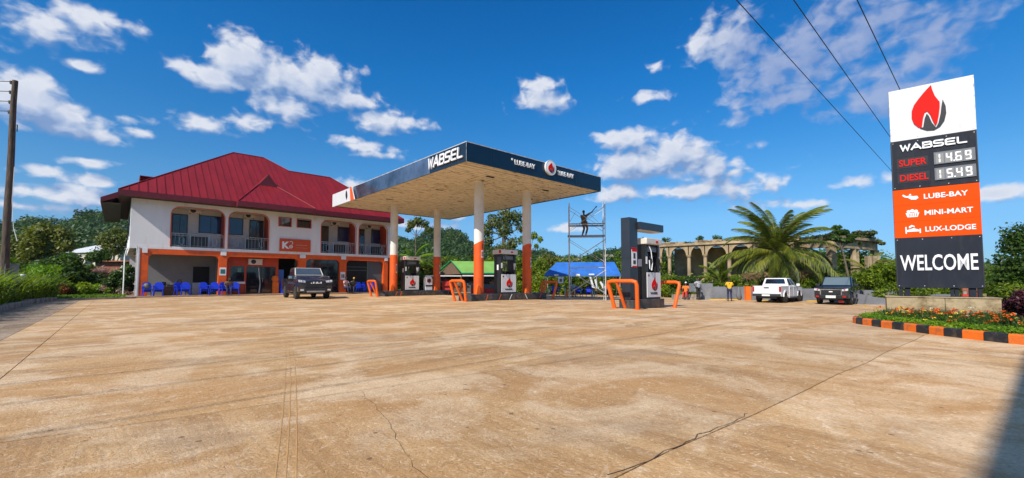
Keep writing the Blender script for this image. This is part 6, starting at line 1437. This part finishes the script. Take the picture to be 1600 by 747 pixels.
for i in range(46):
    px = 610 + i*9.5 + rng.uniform(-4,4); D = rng.uniform(44, 76); w, h = rng.uniform(1.5,3), rng.uniform(2,3.6)*(.75+D/120)
    x, y = at(px, D)
    for c_, r_ in blob(w, h, w*.7, 8, i, h*.18, h*.3): stf.append(((c_[0]+x, c_[1]+y, c_[2]+hz(x,y)), r_))
tag(quads('background_thicket', leafV(rng, 36000, stf, .33, .55, .55, .5), L_mid), 'continuous green thicket behind the sheds and pump islands', kind='stuff')
# far village on the hill
for i, (px, D, zz, w) in enumerate(((852,190,17.3,5),(866,186,16.5,5),(882,196,17.5,6),(874,180,13.5,4),(948,200,17,5),(898,190,15.5,4))):
    x, y = at(px, D); hv = thing('hill_house', ('leftmost pale house on the far hill','pale house on the far hill, second from the left','widest pale house on the far hill','lower pale house on the far hill','pale house far behind the scaffold tower, rightmost on the hill','small pale house on the far hill right of the widest')[i], 'house', x, y, z=hz(x,y)+1.5, world=True)
    obj('wall', MB().box(-w/2,-2,-2,w/2,2,3.0), M_house, hv); obj('roof', MB().prism([(-2.4,3.0),(2.4,3.0),(0,4.2)], -w/2-.3, w/2+.3, 'x'), M_mud, hv)

# ---- palms
def frond(L, droop, seed, mt, nl=44, wl=.75):
    r_ = np.random.default_rng(seed); pts = []; p_ = np.array([0.,0.,0.]); a = 0.
    n = 16
    for i in range(n+1): pts.append(p_.copy()); a = droop*(i/n)**1.3; p_ = p_ + np.array([math.cos(a), 0, -math.sin(a)])*L/n
    pts = np.array(pts); V = []
    for i in range(nl):
        t = .1 + .9*i/nl; k = t*n; j = min(n-1, int(k)); P_ = pts[j] + (pts[j+1]-pts[j])*(k-j); tg = unit(pts[j+1]-pts[j]); ll = wl*math.sin(math.pi*min(1, t*.85+.12))**.6*r_.uniform(.85,1.1)
        for s_ in (-1, 1):
            d = unit(tg*.75 + np.array([0, s_*.9, 0]) + np.array([0,0,-.45-.55*t]) + r_.normal(size=3)*.07); w = unit(np.cross(d, [0,0,1]))*.032
            m_ = P_ + d*ll*.5; e = P_ + d*ll + np.array([0,0,-.25*ll]); V += [P_-w, P_+w, m_+w*.9, m_-w*.9, m_-w*.9, m_+w*.9, e+w*.1, e-w*.1]
    return np.array(V), pts
def palm(label, px, D, z0, hT, L, n, mt, tilt0=75, tilt1=-25, seed=1, r=.22, nl=44, wl=.75):
    x, y = at(px, D); t = thing('palm_tree', label, 'palm', x, y, z=z0, world=True)
    obj('trunk', MB().tube([(.1,0,-1),(.05,0,hT*.4),(0,0,hT)], [r*1.25,r,r*.9], 10), M_bark, t, smooth=True)
    rd = random.Random(seed); base = []
    for k in range(4):
        V, pts = frond(L, (1.25,1.6,1.9,1.05)[k], seed+k, mt, nl, wl); q = quads('frond', V, mt, t); C.objects.unlink(q); base.append((q.data, pts)); bpy.data.objects.remove(q)
    for i in range(n):
        f = i/(n-1); el_ = tilt0 + (tilt1-tilt0)*f**1.1 + rd.uniform(-11,11); az_ = i*2.39996 + rd.uniform(-.45,.45); me, pts = base[0 if el_ > 55 else rd.choice((0,1,2,3))]
        s_ = rd.uniform(.7,1.08)
        o = link('frond', me, t, (0,0,hT), rot=(0, -R(el_), az_)); o.scale = (s_,)*3; o.rotation_euler = (Matrix.Rotation(az_, 4, 'Z') @ Matrix.Rotation(-R(el_), 4, 'Y')).to_euler()
        rc = obj('midrib', MB().tube([tuple(q_) for q_ in pts[::3]], [.045,.035,.03,.02,.012,.008][:len(pts[::3])], 5), L_dry if False else M_mid_rib, o)
    return t
M_mid_rib = mat('palm_midrib', (.22,.20,.05), .6, var=.2)
palm('large coconut palm with arching fronds behind the white pickup', 1214, 38.5, -.5, 4.1, 5.7, 72, L_palm, 89, -35, 3, .25, 44, .95)
palm('small young palm in front of the arcade ruin', 1126, 40, -.4, 1.3, 2.9, 16, L_mid, 80, 0, 9, .12, 34, .55)
palm('small palm behind the thin trees right of the dark pickup', 1352, 38, -.5, 2.6, 2.6, 12, L_olive, 70, -10, 12, .12, 30, .5)
palm('drooping palm top beside the rear left column, below the slender tree', 646, 47, -.3, 3.6, 2.9, 14, L_lime, 60, -25, 15, .12, 30, .55)
# ---- right side
tree('cecropia_tree', 'slender tree with flat layered crown above the right of the ruin', 'tree', 1321, 36.5, -.5, [((.4,0,0),.12),((.25,0,2.2),.1),((-.1,0,4.3),.07),((-.35,0,5.2),.05)], [((-.9,0,5.7),(.5,.4,.22)),((-.2,0,6.2),(.6,.4,.22)),((.1,0,5.5),(.7,.4,.22)),((-.6,0,6.6),(.35,.3,.16)),((.7,0,5.8),(.35,.3,.16))], L_dark, .26, 1500)
for i, (px, D, w, h, mt, lb, n) in enumerate(((1345,42,2.6,1.5,L_vine,'creeper heap on the roof corner of the ruin',2600),(1352,36,2.0,2.9,L_mid,'leafy tree in front of the right hand pillars',4200),(1385,33,2.2,3.3,L_mid,'green tree immediately left of the price sign',5200),(1325,35.5,1.6,2.2,L_olive,'olive shrub behind the dark pickup',2600),
    (1275,37,2.0,2.4,L_mid,'shrub between the two pickups and the ruin',3800),(1240,38.5,2.4,2.5,L_dark,'dark shrub at the foot of the large palm',3800),(1180,38.5,1.9,3.0,L_mid,'bright tree left of the large palm base',4600),(1160,38,1.4,1.8,L_mid,'low shrub above the painted pier',2400),(1105,39,1.7,2.0,L_mid,'shrub behind the patterned shirt person',3000),
    (1072,41,1.8,2.4,L_dark,'dark shrub under the left arches',3200),(1048,42,1.6,2.6,L_mid,'light shrub right of the near dispenser',3200),(1140,43,1.8,2.6,L_olive,'olive shrub under the fourth arch',2800),(1288,38,1.7,3.3,L_dark,'dark tree before the thick corner pillar of the ruin',4600),(1312,37,1.5,2.7,L_olive,'olive tree between the thick pillar and the slender layered tree',3000),(1415,30,1.8,2.6,L_mid,'green shrub hidden partly by the price sign',3200),(1552,27,2.2,2.3,L_olive,'olive shrub right behind the price sign',4200),(1580,24,1.9,2.2,L_mid,'shrub near the brick wall at the right edge',4200))):
    base = 4.9 if i == 0 else -.5
    tree('shrub', lb, 'bush', px, D, base, None, blob(w, h, w*.6, 18, 80+i, h*.14, h*.23), mt, .2, n)
tree('edge_tree', 'dark leaved tree at the right edge of the picture beyond the flower bed', 'tree', 1606, 17.5, 0, [((0,0,0),.14),((-.1,0,1.4),.11),((0,0,2.4),.08)], [((-.6,0,2.9),.42),((-.1,.2,3.35),.5),((-1.0,0,2.35),.3),((.4,0,2.8),.6),((-.5,-.2,2.1),.5),((-.9,.1,1.5),.5),((.2,0,1.6),.8),((1.2,0,2.6),.8),((-.4,0,1.0),.6),((.5,0,.7),.7)], L_dark, .13, 12000, shell=.35)
tree('maroon_bush', 'maroon leaved bush at the right edge behind the flower bed', 'bush', 1597, 14.2, 0, None, blob(.65, 1.0, .5, 10, 131, .2, .3, .1), leafmat('leaf_maroon', (.03,.006,.012), (.10,.02,.03), .2, 2), .10, 3200)
tree('bed_shrub', 'pointed green shrub right of the sign plinth', 'bush', 1571, 15.5, 0, None, blob(.6, 1.15, .5, 12, 132, .2, .32, .1), L_mid, .12, 4200, aspect=.35)
stf = []
for px, D, w, h in ((1050,47,3,2.2),(1090,46,3,2.2),(1130,46,3,2.0),(1165,42,2.6,2.2),(1200,40,2.6,1.9),(1260,40,3,2.2),(1300,37,2.4,1.9),(1340,36,2.6,2.2),(1370,35,3,2.6),(1400,34,3,2.8),(1430,34,3,2.9),(1380,46,4,4.2),(1410,52,5,4.6),(1450,40,4,3.0),(1490,36,4,2.6),(1530,38,4,2.4),(1560,42,5,2.8),(1590,34,4,2.4),(1630,30,4,2.4),(1320,44,3,5.2),(1288,46,3,4.6),(1270,46.5,3,4.9),(1300,47,3,5.2),(1345,45,3,4.9),(1500,60,8,4.2),(1560,70,9,4.5),(1640,50,7,4)):
    x, y = at(px, D)
    for c_, r_ in blob(w, h, w*.5, 15, int(px*3+D), h*.15, h*.28): stf.append(((c_[0]+x, c_[1]+y, c_[2]+gz(x,y)), r_))
tag(quads('ruin_thicket', leafV(rng, 52000, stf, .25, .5, .5, .55), L_mid), 'green thicket growing over and around the ruin and behind the price sign', kind='stuff')
vs_ = []
for k in range(60): s_ = rng.uniform(0, Lr); p_ = rloc(s_); vs_.append(((p_.x, p_.y+rng.uniform(-.2,1.2), ZT0+1.15), (rng.uniform(.1,.4),.3,rng.uniform(.06,.28))))
for k in range(26): t_ = rng.random(); p_ = Lq.lerp(Rr_, t_); vs_.append(((p_.x, p_.y, 5.1), (.5,.5,.25)))
for k in range(26): t_ = rng.random(); p_ = Rr_.lerp(Q, t_); vs_.append(((p_.x, p_.y, 5.2), (.5,.5,.3)))
tag(quads('ruin_creeper', leafV(rng, 9000, vs_, .16, .6, .4, .6), L_vine), 'dark creepers trailing over the parapet of the ruin', kind='stuff')
for i, px in enumerate((1043, 1098, 1125)):
    s_ = s_of(px); p_ = rloc(s_); tt = thing('parapet_shrub', ('first','second','third')[i]+' small shrub from the left sprouting on top of the arcade ruin', 'bush', p_.x, p_.y+.4, z=ZT0+1.05, world=True); quads('foliage', leafV(rng, 500, blob(.45,.9,.3,5,i,.2,.35), .14), L_dark, tt)
tag(quads('dead_fronds', leafV(rng, 1500, [((*at(1240, 37.6), 1.6+.0),(2.6,.5,.35)), ((*at(1180, 37.8), 1.5),(1.3,.4,.3))], .6, .12, .3, .2, .5), L_dry), 'dry brown fronds hanging under the large palm', kind='stuff')
x, y = at(1590, 26); bw = thing('brick_wall', 'reddish brick wall with a pink patch behind the price sign', 'wall', x, y, z=-.3, rz=R(-25), world=True)
rsb = random.Random(3); me_b = None
for rr_ in range(6):
    for k in range(20):
        if rr_ == 5 and rsb.random() < .25: continue
        m = MB().box(-2.5+k*.4+(rr_ % 2)*.2, rsb.uniform(-.01,.01), rr_*.19, -2.5+k*.4+(rr_ % 2)*.2+.385, .18, rr_*.19+.175)
        obj('brick', m, M_brick if rsb.random() < .85 else M_redc, bw)
obj('mortar_core', MB().box(-2.45,.03,0,5.3,.16,1.1), M_stone, bw)

# ------------------------------------------------------------------ the air: one even box of thin haze
hm_ = mat('haze_air', (1, 1, 1)); hm_.node_tree.nodes.clear()
_v = hm_.node_tree.nodes.new('ShaderNodeVolumePrincipled'); _v.inputs['Color'].default_value = (.80, .88, 1, 1); _v.inputs['Density'].default_value = .0001; _v.inputs['Anisotropy'].default_value = .2
_o = hm_.node_tree.nodes.new('ShaderNodeOutputMaterial'); hm_.node_tree.links.new(_v.outputs[0], _o.inputs['Volume'])
tag(obj('haze', MB().box(-520, -520, -2.2, 520, 520, 75), hm_), 'thin pale haze in the air over the yard and hills', kind='stuff')
